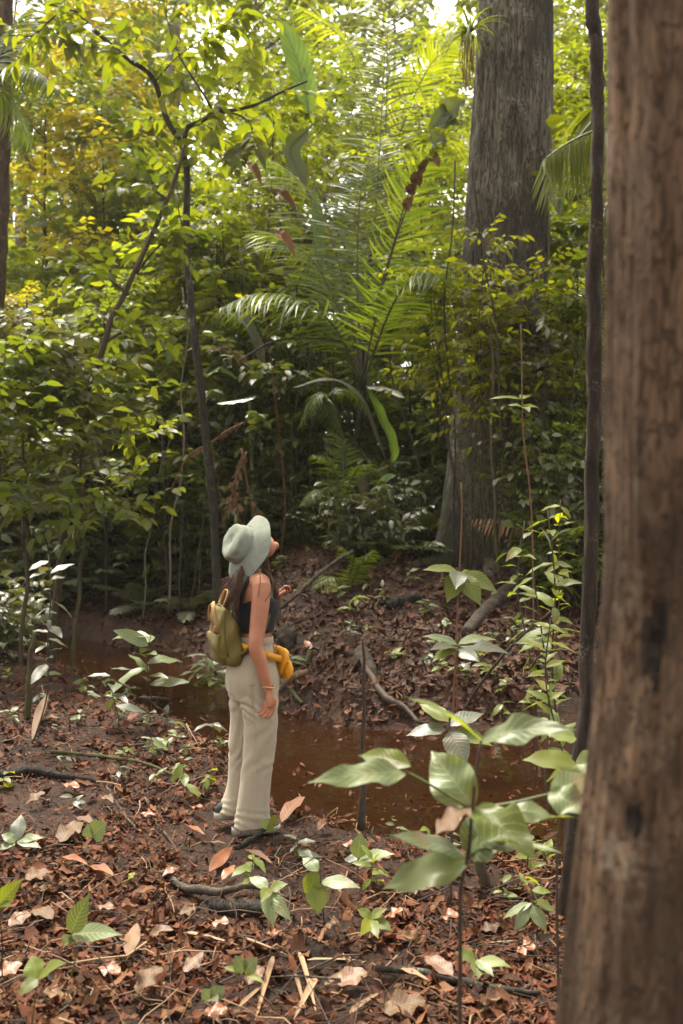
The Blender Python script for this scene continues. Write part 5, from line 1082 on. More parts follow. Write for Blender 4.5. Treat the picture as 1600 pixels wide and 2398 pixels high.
for i, (a, b_, c, d_) in enumerate([(690, 2300, 720, 2390), (700, 2250, 745, 2380), (740, 2310, 690, 2398), (560, 2215, 680, 2250), (640, 2260, 600, 2398), (760, 2330, 860, 2260), (560, 2380, 640, 2300), (820, 2395, 900, 2330), (430, 2205, 560, 2225), (720, 2270, 850, 2262)]):
    p0, p1 = at_ground(a, b_), at_ground(c, d_); mb = MB(); v = p1 - p0
    leaves(mb, np.zeros((1, 3)), v[None], np.array([[.2, 0, 1.0]]), np.linalg.norm(v), .009 + .003 * (i % 3), 8, 'blade', droop=.12, fold=.7)
    o = mb.build('dry_straw_blade', M['straw']); o.location = p0 + [0, 0, .03]
    tag(o, label_for('dry tan palm leaflet strip lying in the litter', (a, b_)) if i else 'dry tan palm leaflet strip furthest back among the bottom strips', 'dry leaflet', 'dry leaflet strips in the bottom litter')
# rotten root stump in the far water edge
b0 = at_ground(900, 1625); rt = np.random.default_rng(12); mb = MB()
root = thing('root_stump', 'dark rotten root stump arching over the far water edge', 'stump', b0)
tube(mb, smooth_path(np.array([P(845, 1520, 9.3), P(862, 1575, 9.1), P(900, 1625, 9.0), P(960, 1655, 9.0)]) - b0, 26), np.interp(np.linspace(0, 1, 26), [0, .3, .7, 1], [.06, .10, .12, .07]), 26, rough=.25, seed=5)
mb.build('stump', M['bark_fall'], root)
for i in range(4):
    a0 = P(rt.uniform(870, 940), rt.uniform(1560, 1630), 8.85) - b0; mb = MB()
    tube(mb, smooth_path(np.array([a0, a0 + rt.normal(0, .08, 3) + [.05, -.08, -.1], a0 + rt.normal(0, .1, 3) + [.1, -.12, -.3]]), 12), np.linspace(.03, .008, 12), 6, rough=.2, seed=i); mb.build('rootlet', M['bark_fall'], root)
# dark hollow clump of roots beside the woman on the far bank
b0 = at_ground(672, 1520); mb = MB(); th = np.linspace(0, 6.2832, 33)[:-1]; ph = np.linspace(.05, 3.1, 16)[:, None]
rad = .11 * (1 + .35 * fbm(np.cos(th)[None] * 2, np.sin(th)[None] * 2, ph * 2, 7, 4))
mb.add(np.stack([np.cos(th)[None] * np.sin(ph) * rad, np.sin(th)[None] * np.sin(ph) * rad * .8, np.cos(ph) * rad * 1.1 + .12], -1), grid_faces(16, 32))
o = mb.build('rotten_log_end', M['bark_fall']); o.location = b0; tag(o, 'dark rotten log end in the bank behind the woman', 'log')

# ------------------------------------------------------------------ fallen leaves one can point at
def fallen(label, base, tip, w, mat, shape='ell', droop=.3, fold=.2, n=(0, -.25, 1), lift=.035, wav=.2, name='fallen_leaf', tl=.02, group=None):
    p0, p1 = at_ground(*base), at_ground(*tip); mb = MB()
    big_leaf(mb, np.zeros(3), (p1 - p0) * .85 + [0, 0, tl], n, w * .72, droop=droop, fold=fold, shape=shape, wav=wav)
    tube(mb, np.array([[0, 0, 0], -nrm(p1 - p0) * .02, -nrm(p1 - p0) * .035]), .0015, 4)
    o = mb.build(name, M[mat]); o.location = p0 + [0, 0, lift]; return tag(o, label, 'fallen leaf', group)
fallen('bright orange leaf lying in the litter below the woman', (545, 2000), (482, 2062), .045, 'rust', 'obo', tl=-.01, n=(.3, -.55, 1))
fallen('rust red leaf curling at the lower left', (210, 2048), (275, 2090), .035, 'rust', tl=.03, fold=.4)
fallen('large crinkled pale brown leaf at the left', (140, 1990), (195, 1945), .07, 'tan', 'broad', wav=.4, n=(0, -.6, 1))
fallen('curled tan leaf standing up at the bottom of the picture', (320, 2350), (385, 2330), .05, 'tan', 'broad', droop=.9, tl=.06, wav=.5)
fallen('reddish mauve veined leaf beside the shoe', (660, 1940), (720, 1900), .06, 'mauve', 'broad', tl=.05, n=(-.2, -.7, .8))
fallen('long orange brown leaf left of the bare soil patch', (440, 1950), (485, 1985), .022, 'rust', tl=.02)
fallen('thin amber leaf beside the orange brown one', (490, 1990), (535, 2005), .016, 'tan', 'ell')
fallen('big flat pale leaf at the left edge in the foreground', (60, 2080), (125, 2068), .06, 'tan', 'broad', wav=.3)
fallen('folded orange leaf left of the rust red one', (140, 2030), (215, 2068), .028, 'rust', fold=.8, tl=.04)
fallen('tan oval leaf standing in the left foreground litter', (300, 2265), (325, 2215), .04, 'tan', 'ell', tl=.06)
fallen('wide brown leaf in the bottom right litter', (1060, 2310), (985, 2270), .05, 'mauve', 'ell')
fallen('large tan leaf with wavy edge at the bottom right', (900, 2395), (1010, 2380), .07, 'tan', 'broad', wav=.4)
fallen('yellow leaf edge lying right of the bottom straw strips', (930, 2290), (1015, 2340), .018, 'straw', 'ell')
fallen('dark brown broad leaf at the bottom centre right', (790, 2330), (870, 2310), .06, 'mauve', 'broad')
fallen('narrow brown leaf beside the crooked grey branch', (310, 2110), (375, 2110), .03, 'litter', 'ell')
fallen('rust leaf below the heart shaped seedling', (380, 2070), (420, 2060), .03, 'rust', 'obo')
fallen('brown leaf tilted against the orange leaf', (520, 2080), (555, 2050), .03, 'rust')
fallen('long brown curled leaf right of the orange leaf', (570, 2010), (650, 2060), .025, 'mauve', fold=.5)
fallen('small yellow leaf in the left foreground', (300, 2080), (318, 2072), .022, 'yellow', 'obo')
fallen('pale pinkish leaf near the left edge', (20, 2190), (80, 2170), .05, 'mauve', 'broad')
fallen('dark orange leaf at the left bottom corner', (0, 2310), (60, 2290), .05, 'rust', 'ell')
fallen('reddish leaf left of the two leaved seedling', (80, 2150), (130, 2190), .045, 'tan', 'broad')
fallen('brown leaf behind the crinkled pale brown one', (180, 1930), (225, 1960), .04, 'mauve', 'ell')
fallen('reddish brown leaf near the stream edge below the bend', (300, 1690), (330, 1700), .05, 'rust', 'broad', n=(0, -.8, .6), tl=.05)
fallen('big olive dry leaf leaning on the straight stalk', (75, 1745), (118, 1665), .045, 'tan', 'ell', n=(.2, -.9, .4), tl=.12)
fallen('tan leaf tilted on the far bank beside the stick', (728, 1530), (712, 1518), .05, 'rust', 'ell', tl=.05)
for i, (a, b_, dx, dy, w, mt) in enumerate([(95, 1690, 50, 12, .04, 'mauve'), (150, 1850, 40, 20, .04, 'rust'), (60, 1900, 50, -12, .045, 'tan'), (240, 1880, 30, 25, .035, 'mauve'), (330, 1920, 40, 10, .035, 'rust'), (120, 2110, -50, 20, .04, 'tan'), (230, 2140, 40, 24, .035, 'mauve'), (420, 2160, 48, -12, .04, 'tan'), (500, 2180, 40, 22, .04, 'rust'), (350, 2220, 60, 8, .035, 'mauve'), (230, 2290, 60, 20, .045, 'rust'), (150, 2350, -60, 12, .045, 'tan'), (430, 2300, 56, -20, .04, 'mauve'), (480, 2390, 60, 0, .045, 'rust'), (690, 1990, 42, 20, .04, 'tan'), (745, 1960, 36, -14, .04, 'mauve'), (790, 2100, 40, 20, .04, 'rust'), (960, 2100, 45, 10, .045, 'mauve'), (1030, 2170, 50, 16, .045, 'rust'), (980, 2230, -50, 12, .045, 'tan'), (1130, 2200, 45, -12, .04, 'mauve'), (1210, 2250, 50, 10, .045, 'rust'), (1120, 2370, 60, 12, .05, 'mauve'), (760, 2190, 42, 12, .035, 'tan'), (660, 2200, -40, 16, .035, 'rust'), (580, 2330, 42, -26, .04, 'mauve'), (900, 2170, 50, 0, .035, 'rust'), (800, 1995, 40, 10, .035, 'rust'), (880, 2030, 40, 16, .035, 'tan'), (450, 1905, 28, 20, .03, 'rust')]):
    fallen(label_for({'mauve': 'reddish brown fallen leaf', 'rust': 'orange brown fallen leaf', 'tan': 'pale tan fallen leaf'}[mt], (a, b_)), (a, b_), (a + dx, b_ + dy), w, mt, ['ell', 'broad', 'obo', 'acu'][i % 4], droop=rs.normal(.2, .4), fold=rs.normal(.2, .3), wav=.35, tl=rs.uniform(0, .05), group='larger fallen leaves on the near bank')
# ------------------------------------------------------------------ the woman
M['skin'] = plain_mat('skin', (.37, .155, .09), .5, (.31, .12, .066), scale=14, sss=.08, spec=.35)
M['cloth_cream'] = plain_mat('cloth_cream', (.33, .275, .205), .85, (.29, .24, .175), scale=220, spec=.15, sheen=.15, crease=.5)
M['cloth_black'] = plain_mat('cloth_black', (.012, .012, .014), .8, (.008, .008, .01), scale=120, spec=.2, sheen=.1)
M['hair'] = plain_mat('hair', (.085, .036, .018), .6, (.035, .016, .009), scale=40, spec=.3)
M['olive'] = plain_mat('nylon_olive', (.135, .10, .02), .65, (.10, .075, .014), scale=9, spec=.35, crease=.6)
M['olive_dark'] = plain_mat('nylon_olive_dark', (.10, .075, .02), .65, (.07, .055, .016), scale=30, spec=.3)
M['tan_strap'] = plain_mat('strap_tan', (.34, .19, .07), .7, (.28, .15, .055), scale=90)
M['mustard'] = plain_mat('nylon_mustard', (.62, .27, .014), .6, (.5, .2, .01), scale=14, spec=.3, crease=.6)
M['badge'] = plain_mat('badge_orange', (.26, .075, .03), .6, (.2, .06, .03), scale=60)
M['badge_edge'] = plain_mat('badge_edge', (.22, .12, .05), .7)
M['rubber_white'] = plain_mat('rubber_white', (.36, .31, .25), .7, (.22, .18, .14), scale=40)
M['shoe_dark'] = plain_mat('shoe_dark', (.02, .025, .022), .7, (.035, .04, .03), scale=60)
M['bead'] = plain_mat('bead_gold', (.55, .26, .07), .4)
M['nail'] = plain_mat('eye_dark', (.03, .02, .015), .3)
# hat cloth with stitched rings (rings follow the UV u = radius)
m, nt, out = newmat('hat_cloth'); L = nt.links
uv = node(nt, 'UVMap'); sp_ = node(nt, 'SeparateXYZ'); L.new(uv.outputs[0], sp_.inputs[0])
sn = node(nt, 'Math', operation='MULTIPLY'); L.new(sp_.outputs[0], sn.inputs[0]); sn.inputs[1].default_value = 2 * math.pi * 9
si = node(nt, 'Math', operation='SINE'); L.new(sn.outputs[0], si.inputs[0])
ringm = node(nt, 'MapRange', **{'From Min': .8, 'From Max': 1.0}); L.new(si.outputs[0], ringm.inputs[0])
tc = node(nt, 'TexCoord'); nz = node(nt, 'TexNoise', Scale=30, Detail=5); L.new(tc.outputs['Object'], nz.inputs['Vector'])
rp = ramp(nt, [(.35, (.165, .176, .142)), (.65, (.20, .212, .172))]); L.new(nz.outputs[0], rp.inputs[0])
ml = node(nt, 'Math', operation='MULTIPLY'); L.new(ringm.outputs[0], ml.inputs[0]); ml.inputs[1].default_value = .3
cc = mix(nt, rp.outputs[0], (.14, .17, .14), ml.outputs[0])
pb = node(nt, 'BsdfPrincipled', Roughness=.85); pb.inputs['Specular IOR Level'].default_value = .15; L.new(cc, pb.inputs['Base Color'])
b = node(nt, 'Bump', Strength=.4, Distance=.002); b.invert = True; L.new(ringm.outputs[0], b.inputs['Height']); L.new(b.outputs[0], pb.inputs['Normal'])
L.new(pb.outputs[0], out.inputs[0]); M['hat'] = m

WX, WY = (592 - 800) / F * 5.3, 5.3
WZ = float(gz(WX, WY)) + .022
YAW = math.radians(20)
woman = thing('person', 'woman in pale bucket hat, black top and cream trousers looking up by the stream', 'person', (WX, WY, WZ), YAW)

def loft(mb, rings, seg=28, mat=0, e=2.0, disp=None):
    """rings (x, y, z, a, b): closed stack of horizontal superellipses, smoothly interpolated"""
    rg = smooth_path(np.array(rings, float), len(rings) * 6)
    th = np.arange(seg) / seg * 2 * np.pi; c, s = np.cos(th), np.sin(th)
    cx = np.sign(c) * np.abs(c) ** (2 / e); sy = np.sign(s) * np.abs(s) ** (2 / e)
    v = np.stack([rg[:, 0:1] + rg[:, 3:4] * cx, rg[:, 1:2] + rg[:, 4:5] * sy, np.broadcast_to(rg[:, 2:3], (len(rg), seg))], -1)
    if disp is not None: v = disp(v, th, rg)
    n = len(rg); k = n * seg; j = np.arange(seg); j2 = (j + 1) % seg
    v = np.concatenate([v.reshape(-1, 3), rg[:1, :3], rg[-1:, :3]])
    uv = np.concatenate([np.stack(np.broadcast_arrays(th[None] / 6.28, rg[:, 2:3]), -1).reshape(-1, 2), [[0, 0], [0, 1]]])
    mb.add(v, [grid_faces(n, seg), np.stack([np.full(seg, k), j2, j], -1), np.stack([np.full(seg, k + 1), k - seg + j, k - seg + j2], -1)], uv, mat)
def blob(mb, c, ax, rad, n=14):
    th = np.arange(2 * n) / n * np.pi; ph = np.linspace(.04, math.pi - .04, n)[:, None]
    q = np.stack([np.sin(ph) * np.cos(th) * rad[0], np.sin(ph) * np.sin(th) * rad[1], np.cos(ph) * np.ones_like(th) * rad[2]], -1)
    v = np.array(c) + q @ np.array(ax)
    k = v.shape[0] * 2 * n; j = np.arange(2 * n); j2 = (j + 1) % (2 * n)
    mb.add(np.concatenate([v.reshape(-1, 3), [v[0].mean(0)], [v[-1].mean(0)]]), [grid_faces(n, 2 * n), np.stack([np.full(2 * n, k), j2, j], -1), np.stack([np.full(2 * n, k + 1), k - 2 * n + j, k - 2 * n + j2], -1)])
def remeshed(mb, name, mat, parent, voxel, smooth=4, disp=None):
    o = mb.build(name, mat)
    md = o.modifiers.new('r', 'REMESH'); md.mode = 'VOXEL'; md.voxel_size = voxel
    ms = o.modifiers.new('s', 'SMOOTH'); ms.iterations = smooth; ms.factor = .5
    me = bpy.data.meshes.new_from_object(o.evaluated_get(bpy.context.evaluated_depsgraph_get()))
    old = o.data; o.modifiers.clear(); o.data = me; bpy.data.meshes.remove(old)
    me.materials.clear(); me.materials.append(mat)
    n = len(me.vertices); co = np.empty(n * 3, np.float32); me.vertices.foreach_get('co', co); co = co.reshape(-1, 3).astype(float)
    if disp is not None:
        no = np.empty(n * 3, np.float32); me.vertices.foreach_get('normal', no); no = no.reshape(-1, 3)
        co = disp(co, no); me.vertices.foreach_set('co', co.astype(np.float32).ravel())
    me.polygons.foreach_set('use_smooth', np.ones(len(me.polygons), bool)); me.update()
    o.parent = parent; return o

# skeleton points, local: x forward, -y her right side (towards the camera)
HP = math.radians(54)
Fv = np.array([math.cos(HP), 0, math.sin(HP)]); Uv = np.array([-math.sin(HP), 0, math.cos(HP)]); Sv = np.array([0, 1.0, 0])
HC = np.array([-.012, 0, 1.488]); HAX = np.stack([Fv, Sv, Uv])
SR, ER, WR = np.array([.0, -.170, 1.300]), np.array([-.040, -.212, .985]), np.array([.030, -.205, .752])
SL, EL, WL = np.array([-.005, .170, 1.300]), np.array([.055, .225, 1.065]), np.array([.158, .125, 1.18])
mb = MB()
TORSO = [(-.0, 0, .74, .115, .160), (-.005, 0, .82, .120, .168), (-.01, 0, .90, .105, .152), (.0, 0, .97, .090, .132), (.01, 0, 1.03, .086, .126), (.018, 0, 1.10, .100, .134), (.024, 0, 1.155, .112, .142), (.012, 0, 1.215, .100, .152), (-.002, 0, 1.27, .080, .160), (-.010, 0, 1.315, .064, .140), (-.012, 0, 1.345, .054, .085), (-.010, 0, 1.375, .050, .060)]
loft(mb, TORSO)
tube(mb, smooth_path(np.array([[-.015, 0, 1.32], [-.005, 0, 1.38], [.006, 0, 1.43], [-.004, 0, 1.47]]), 14), np.linspace(.058, .050, 14), 18)
blob(mb, HC, HAX, (.098, .076, .112)); blob(mb, HC + Fv * .045 - Uv * .062, HAX, (.058, .056, .062)); blob(mb, HC + Fv * .084 - Uv * .108, HAX, (.022, .024, .020))
blob(mb, HC + Fv * .062 - Uv * .085, HAX, (.036, .043, .036))
tube(mb, [HC + Fv * .092 + Uv * .018, HC + Fv * .104 - Uv * .008, HC + Fv * .118 - Uv * .030, HC + Fv * .108 - Uv * .040], [.009, .011, .014, .010], 10)
blob(mb, HC + Fv * .098 - Uv * .062, HAX, (.011, .023, .008)); blob(mb, HC + Fv * .096 - Uv * .076, HAX, (.011, .020, .008))
for s in (-1, 1):
    blob(mb, HC + Sv * .077 * s - Fv * .005 - Uv * .015, HAX, (.020, .010, .032))
    blob(mb, HC + Fv * .088 + Sv * .032 * s + Uv * .020, HAX, (.012, .024, .008))
def limb(mb, pts, rad, n=26):
    tube(mb, smooth_path(np.array(pts), n), np.interp(np.linspace(0, 1, n), np.linspace(0, 1, len(rad)), rad), 18)
limb(mb, [SR + [-.01, .07, .01], SR, SR + (ER - SR) * .35 + [.004, -.004, 0], SR + (ER - SR) * .75, ER, ER + (WR - ER) * .3 + [0, -.003, 0], ER + (WR - ER) * .7, WR], [.046, .050, .047, .041, .038, .037, .029, .0225])
limb(mb, [SL + [-.01, -.07, .01], SL, SL + (EL - SL) * .5, EL, EL + (WL - EL) * .4, WL], [.050, .056, .048, .042, .038, .026])
def hand(mb, w, d, fwd, pn, curl, thumb=1):
    """palm from wrist w along d; fwd: towards the thumb side; pn: direction the fingers curl to"""
    d, fwd, pn = nrm(d), nrm(fwd), nrm(pn)
    tube(mb, [w - d * .02, w + d * .02, w + d * .05, w + d * .078], [.020, .015, .014, .011], 14, ry=[.024, .031, .037, .036])
    for k, (o, ln, rr) in enumerate([(.027, .072, .0085), (.009, .080, .0088), (-.009, .074, .0084), (-.026, .058, .0076)]):
        p = w + d * .074 + fwd * o; q = [p - d * .02, p]; a = .25 + .08 * k
        for j, fr in enumerate((.45, .32, .23)):
            dd = d * math.cos(a) + pn * math.sin(a) + fwd * (o * 1.2)
            q.append(q[-1] + dd * ln * fr); a += curl * (1 + .18 * k)
        tube(mb, smooth_path(np.array(q), 14), np.linspace(rr * 1.08, rr * .72, 14), 8)
    p = w + d * .022 + fwd * .024
    tube(mb, smooth_path(np.array([p, p + fwd * .018 + d * .022 + pn * .008, p + fwd * .022 + d * .046 + pn * .016, p + fwd * .018 + d * .066 + pn * .022]), 12), np.linspace(.0125, .0075, 12), 8)
# the relaxed right hand: back of the hand to the camera, fingers curling back
hand(mb, WR, np.array([.02, .0, -1.0]), np.array([.75, -.62, .0]), np.array([-.70, .5, -.1]), .38)
hand(mb, WL, np.array([.45, -.25, .85]), np.array([-.3, -.9, .1]), np.array([.75, -.1, -.55]), 1.0)
# legs inside the trousers
for s, fx in ((-1, -.035), (1, -.06)):
    limb(mb, [(0, .085 * s, .80), (.01, .088 * s, .60), (0, .088 * s, .45), (-.02, .09 * s, .25), (fx, .09 * s, .06)], [.085, .070, .052, .046, .036])
body = remeshed(mb, 'body', M['skin'], woman, .0042, 3)
woman['height'] = 1.62
# eyes
for s in (-1, 1):
    mb = MB(); blob(mb, HC + Fv * .087 + Sv * .031 * s + Uv * .004, HAX, (.011, .013, .009), 8); mb.build('eye', M['nail'], woman)
# hair
rh = np.random.default_rng(6); mb = MB()
for q_ in ([(-.03, 0, 1.45), (-.07, 0, 1.37), (-.098, 0, 1.30), (-.112, 0, 1.20)],):
    for y_ in (-.075, -.035, .0, .035, .075):
        tube(mb, smooth_path(np.array(q_) + [0, y_ * .8, 0], 12), np.array([.03, .034, .036, .036, .036, .034, .032, .03, .026, .02, .013, .004]) * .6, 8, rough=.3, seed=int(y_ * 100))
for i in range(520):
    a = rh.uniform(-2.6, 2.6); side = math.sin(a); back = -math.cos(a)
    p0 = HC + Sv * .066 * side + Fv * (.02 + .075 * -back * -1 if False else .0) + Fv * (-.085 * math.cos(a) * .95) - Uv * rh.uniform(-.02, .05)
    front = abs(a) > 1.75
    if front: # falls in front of the shoulder
        sgn = 1 if a > 0 else -1
        e = np.array([rh.uniform(.045, .115), sgn * rh.uniform(.075, .125), rh.uniform(1.02, 1.20)])
        mid = np.array([rh.uniform(.035, .075), sgn * rh.uniform(.070, .095), 1.345]); m2 = (mid + e) / 2 + [.03, 0, .02]
    else:
        e = np.array([rh.uniform(-.155, -.105), side * .13 + rh.normal(0, .015), rh.uniform(1.12, 1.30)])
        mid = np.array([-.075 + rh.normal(0, .012), side * .078, 1.345]); m2 = np.array([-.115 + rh.normal(0, .012), side * .13, 1.27])
        if e[2] > 1.24: m2 = (mid + e) / 2
    tube(mb, smooth_path(np.array([p0, (p0 + mid) / 2 + rh.normal(0, .008, 3), mid, m2, e + rh.normal(0, .008, 3)]), 14), np.linspace(1, .3, 14) * rh.uniform(.0018, .0042), 4)
for p_ in ([(.0, -.11, 1.40), (.045, -.19, 1.345), (.045, -.232, 1.29), (.015, -.236, 1.235), (-.02, -.22, 1.18)], [(-.02, -.10, 1.40), (-.01, -.175, 1.36), (-.025, -.232, 1.30), (-.035, -.232, 1.24)]):
    tube(mb, smooth_path(np.array(p_), 14), np.linspace(.003, .0015, 14), 5)
mb.build('hair', M['hair'], woman)
# black cropped top: a shell over the torso with two shoulder straps
mb = MB(); T = smooth_path(np.array(TORSO), 120); sel = T[(T[:, 2] > 1.035) & (T[:, 2] < 1.215)].copy(); sel[:, 3:] += .009
th = np.arange(48) / 48 * 2 * np.pi
zz = sel[:, 2:3] + np.where(sel[:, 2:3] > 1.15, (sel[:, 2:3] - 1.15) / .065, 0) * (.018 * np.cos(th * 2)[None] * -1 + .012 * np.cos(th)[None])
v = np.stack([sel[:, 0:1] + sel[:, 3:4] * np.cos(th), sel[:, 1:2] + sel[:, 4:5] * np.sin(th), zz], -1)
v += (.004 * fbm(v[..., 0] * 12, v[..., 1] * 12, v[..., 2] * 26, 3, 2))[..., None] * np.stack([np.cos(th), np.sin(th), 0 * th], -1)[None]
inn = v.copy(); inn[..., 0] = sel[:, 0:1] + (sel[:, 3:4] - .012) * np.cos(th); inn[..., 1] = sel[:, 1:2] + (sel[:, 4:5] - .012) * np.sin(th)
ring = np.concatenate([inn[:1], v, inn[-1:]]); mb.add(ring, grid_faces(len(ring), 48))
for s in (-1, 1):
    pts = smooth_path(np.array([[.105, .085 * s, 1.19], [.075, .10 * s, 1.265], [.035, .112 * s, 1.325], [-.015, .118 * s, 1.345], [-.062, .112 * s, 1.315], [-.088, .10 * s, 1.25], [-.092, .09 * s, 1.19]]), 30)
    t, a, b_ = frames(pts); out_ = nrm(pts - np.array([.0, .06 * s, 1.24])); out_ = nrm(out_ - t * (out_ * t).sum(-1, keepdims=True)); sd = np.cross(t, out_)
    pr = pts[:, None] + sd[:, None] * np.array([-.017, .017, .017, -.017])[None, :, None] + out_[:, None] * np.array([.004, .004, -.006, -.006])[None, :, None]
    mb.add(pr, grid_faces(30, 4))
mb.build('top', M['cloth_black'], woman)
# trousers
mb = MB()
loft(mb, [(.0, 0, .68, .118, .165), (-.002, 0, .74, .138, .178), (-.004, 0, .80, .141, .180), (-.006, 0, .87, .126, .166), (-.002, 0, .94, .106, .148), (.002, 0, .995, .097, .138), (.004, 0, 1.012, .096, .137)], 40)
LEG = {-1: [(.0, -.088, .78, 0.110, 0.081), (.012, -.092, .66, 0.098, 0.083), (.022, -.092, .55, 0.090, 0.081), (.012, -.092, .42, 0.085, 0.077), (-.008, -.092, .28, 0.081, 0.075), (-.022, -.092, .16, 0.083, 0.076), (-.026, -.092, .09, 0.090, 0.078), (-.032, -.092, .045, 0.096, 0.079), (-.034, -.092, .030, 0.095, 0.079)],
       1: [(-.01, .088, .78, 0.110, 0.081), (-.012, .092, .66, 0.099, 0.083), (-.012, .094, .55, 0.088, 0.081), (-.022, .096, .42, 0.086, 0.078), (-.028, .098, .28, 0.081, 0.076), (-.038, .098, .18, 0.081, 0.076), (-.055, .098, .11, 0.088, 0.078), (-.066, .098, .07, 0.098, 0.079), (-.064, .098, .052, 0.098, 0.079)]}
for s in (-1, 1): loft(mb, LEG[s], 36, e=2.2)
def folds(co, no):
    x, y, z = co[:, 0], co[:, 1], co[:, 2]
    d = .006 * fbm(x * 9, y * 9, z * 2.2, 31, 3)                                    # long soft vertical folds
    d += .0022 * np.exp(-((z - .085) / .05) ** 2) * np.sin(z * 150 + 30 * x + 25 * y + 5 * fbm(x * 8, y * 8, z * 6, 32, 2))   # cloth bunched over the shoes
    d += .0045 * np.exp(-((z - .67) / .06) ** 2) * np.sin((z + .9 * x) * 90 + 6 * fbm(x * 9, y * 9, z * 7, 33, 2)) # creases under the seat
    d += .003 * np.exp(-((z - .44) / .12) ** 2) * np.sin((z - 1.2 * x) * 60 + 7 * fbm(x * 7, y * 7, z * 5, 34, 2))
    d -= .007 * np.exp(-((x + .03 - .02 * np.sin(z * 5)) / .012) ** 2) * (y < -.10) * sstep(.1, .25, z) * (z < .78)  # side seam
    return co + no * d[:, None]
tro = remeshed(mb, 'trousers', M['cloth_cream'], woman, .0055, 5, folds)
mb = MB()                                                                             # waistband
th = np.arange(48) / 48 * 2 * np.pi
w_ = np.array([[.004, 0, .978, .100, .141], [.004, 0, .982, .103, .144], [.006, 0, 1.012, .101, .141], [.006, 0, 1.018, .098, .138], [.006, 0, 1.012, .094, .134]])
mb.add(np.stack([w_[:, 0:1] + w_[:, 3:4] * np.cos(th), w_[:, 4:5] * np.sin(th), w_[:, 2:3] + 0 * th], -1), grid_faces(5, 48)); mb.build('waistband', M['cloth_cream'], tro)
# shoes
for s, hx, yy, hz in ((-1, -.135, -.095, .0), (1, -.185, .098, .028)):
    root_ = None; mb = MB(); n = 20; t = np.linspace(0, 1, n)
    wdt = np.interp(t, [0, .08, .3, .62, .85, .96, 1], [.012, .030, .033, .044, .040, .022, .006]); xx = hx + .258 * t
    top = np.interp(t, [0, .1, .35, .5, .75, .95, 1], [.06, .085, .095, .082, .060, .038, .028])
    th = np.linspace(0, np.pi, 13)
    v = np.stack([np.broadcast_to(xx[:, None], (n, 13)), yy + wdt[:, None] * np.cos(th), .022 + hz + (top - .022)[:, None] * np.sin(th) ** .8], -1)
    mb.add(v, grid_faces(n, 13, False)); up = mb.build('shoe', M['shoe_dark'], woman)
    mb = MB(); k = 24; aa = np.concatenate([wdt, -wdt[::-1]]) * 1.12; xa = np.concatenate([xx, xx[::-1]])
    o1 = np.stack([xa, yy + aa, np.full(2 * n, .0 + hz)], -1); o2 = o1.copy(); o2[:, 2] += .030 + .008 * (np.concatenate([t, t[::-1]]) < .25); o3 = o2.copy(); o3[:, 1] = yy + aa * .8; o0 = o1.copy(); o0[:, 1] = yy
    o4 = o3.copy(); o4[:, 1] = yy
    mb.add(np.stack([o0, o1, o2, o3, o4]), grid_faces(5, 2 * n)); mb.build('sole', M['rubber_white'], up)
    mb = MB()
    for j in range(4):
        x0 = hx + .258 * (.50 + .07 * j); tube(mb, np.array([[x0, yy - .026, .066 - .006 * j + hz], [x0 + .004, yy, .087 - .008 * j + hz], [x0, yy + .026, .066 - .006 * j + hz]]), .0035, 5)
    mb.build('lace', M['rubber_white'], up)
# bracelet
mb = MB(); a = np.arange(25) / 24 * 6.2832; bc = WR + [0, 0, .022]
tube(mb, np.stack([bc[0] + .031 * np.cos(a), bc[1] + .029 * np.sin(a), bc[2] + .004 * np.sin(a * 2)], -1), .0042, 6, cap=False); mb.build('bracelet', M['bead'], woman)
# bucket hat
Hx = nrm(np.array([-.88, -.20, .38])); Hf = nrm(np.array([.30, 0, .95]) - Hx * (np.array([.30, 0, .95]) @ Hx)); Hs = np.cross(Hx, Hf)
HB = HC + Hx * .054 + np.array([-.002, 0, -.012])
prof = [(.005, .074, 0), (.03, .076, .02), (.064, .075, .05), (.086, .071, .08), (.096, .062, .10), (.102, .036, .12), (.107, .006, .15), (.107, -.003, .18), (.116, -.009, .25), (.136, -.021, .45), (.157, -.036, .70), (.176, -.050, .93), (.183, -.056, 1.0), (.181, -.0585, 1.0), (.155, -.039, .7), (.114, -.014, .25), (.100, .0, .1), (.090, .03, .1)]
pr = smooth_path(np.array(prof), 70); th = np.arange(72) / 72 * 2 * np.pi
rr, hh, uu = pr[:, 0:1], pr[:, 1:2], pr[:, 2:3]
cr_ = sstep(.012, .06, hh) * (np.arange(70)[:, None] < 34) * sstep(.0, .05, rr)
xx_, yy_ = rr * np.cos(th), rr * np.sin(th)
dz = cr_ * (.006 * fbm(xx_ * 14, yy_ * 14, hh * 9, 41, 2)) - .010 * np.exp(-(xx_ / .05) ** 2 - (yy_ / .03) ** 2) * sstep(.03, .07, hh)
rr2 = rr * (1 + cr_ * .03 * np.sin(hh * 60 + 2.5 * np.sin(th * 3 + 1) + np.sin(th * 5)) + (uu > .3) * (.02 * np.sin(th * 2 + .5)))
wv = (uu > .2) * uu * (.014 * np.sin(th * 2 + 2.2) + .010 * np.sin(th * 3 + 1.0) + .007 * np.sin(th * 5))
mb = MB(); mb.add(HB + (rr2 * np.cos(th))[..., None] * Hf + (rr2 * np.sin(th))[..., None] * Hs + (hh + dz + wv)[..., None] * Hx, grid_faces(70, 72), np.stack(np.broadcast_arrays(uu, th[None] / 6.28), -1))
mb.build('hat', M['hat'], woman)

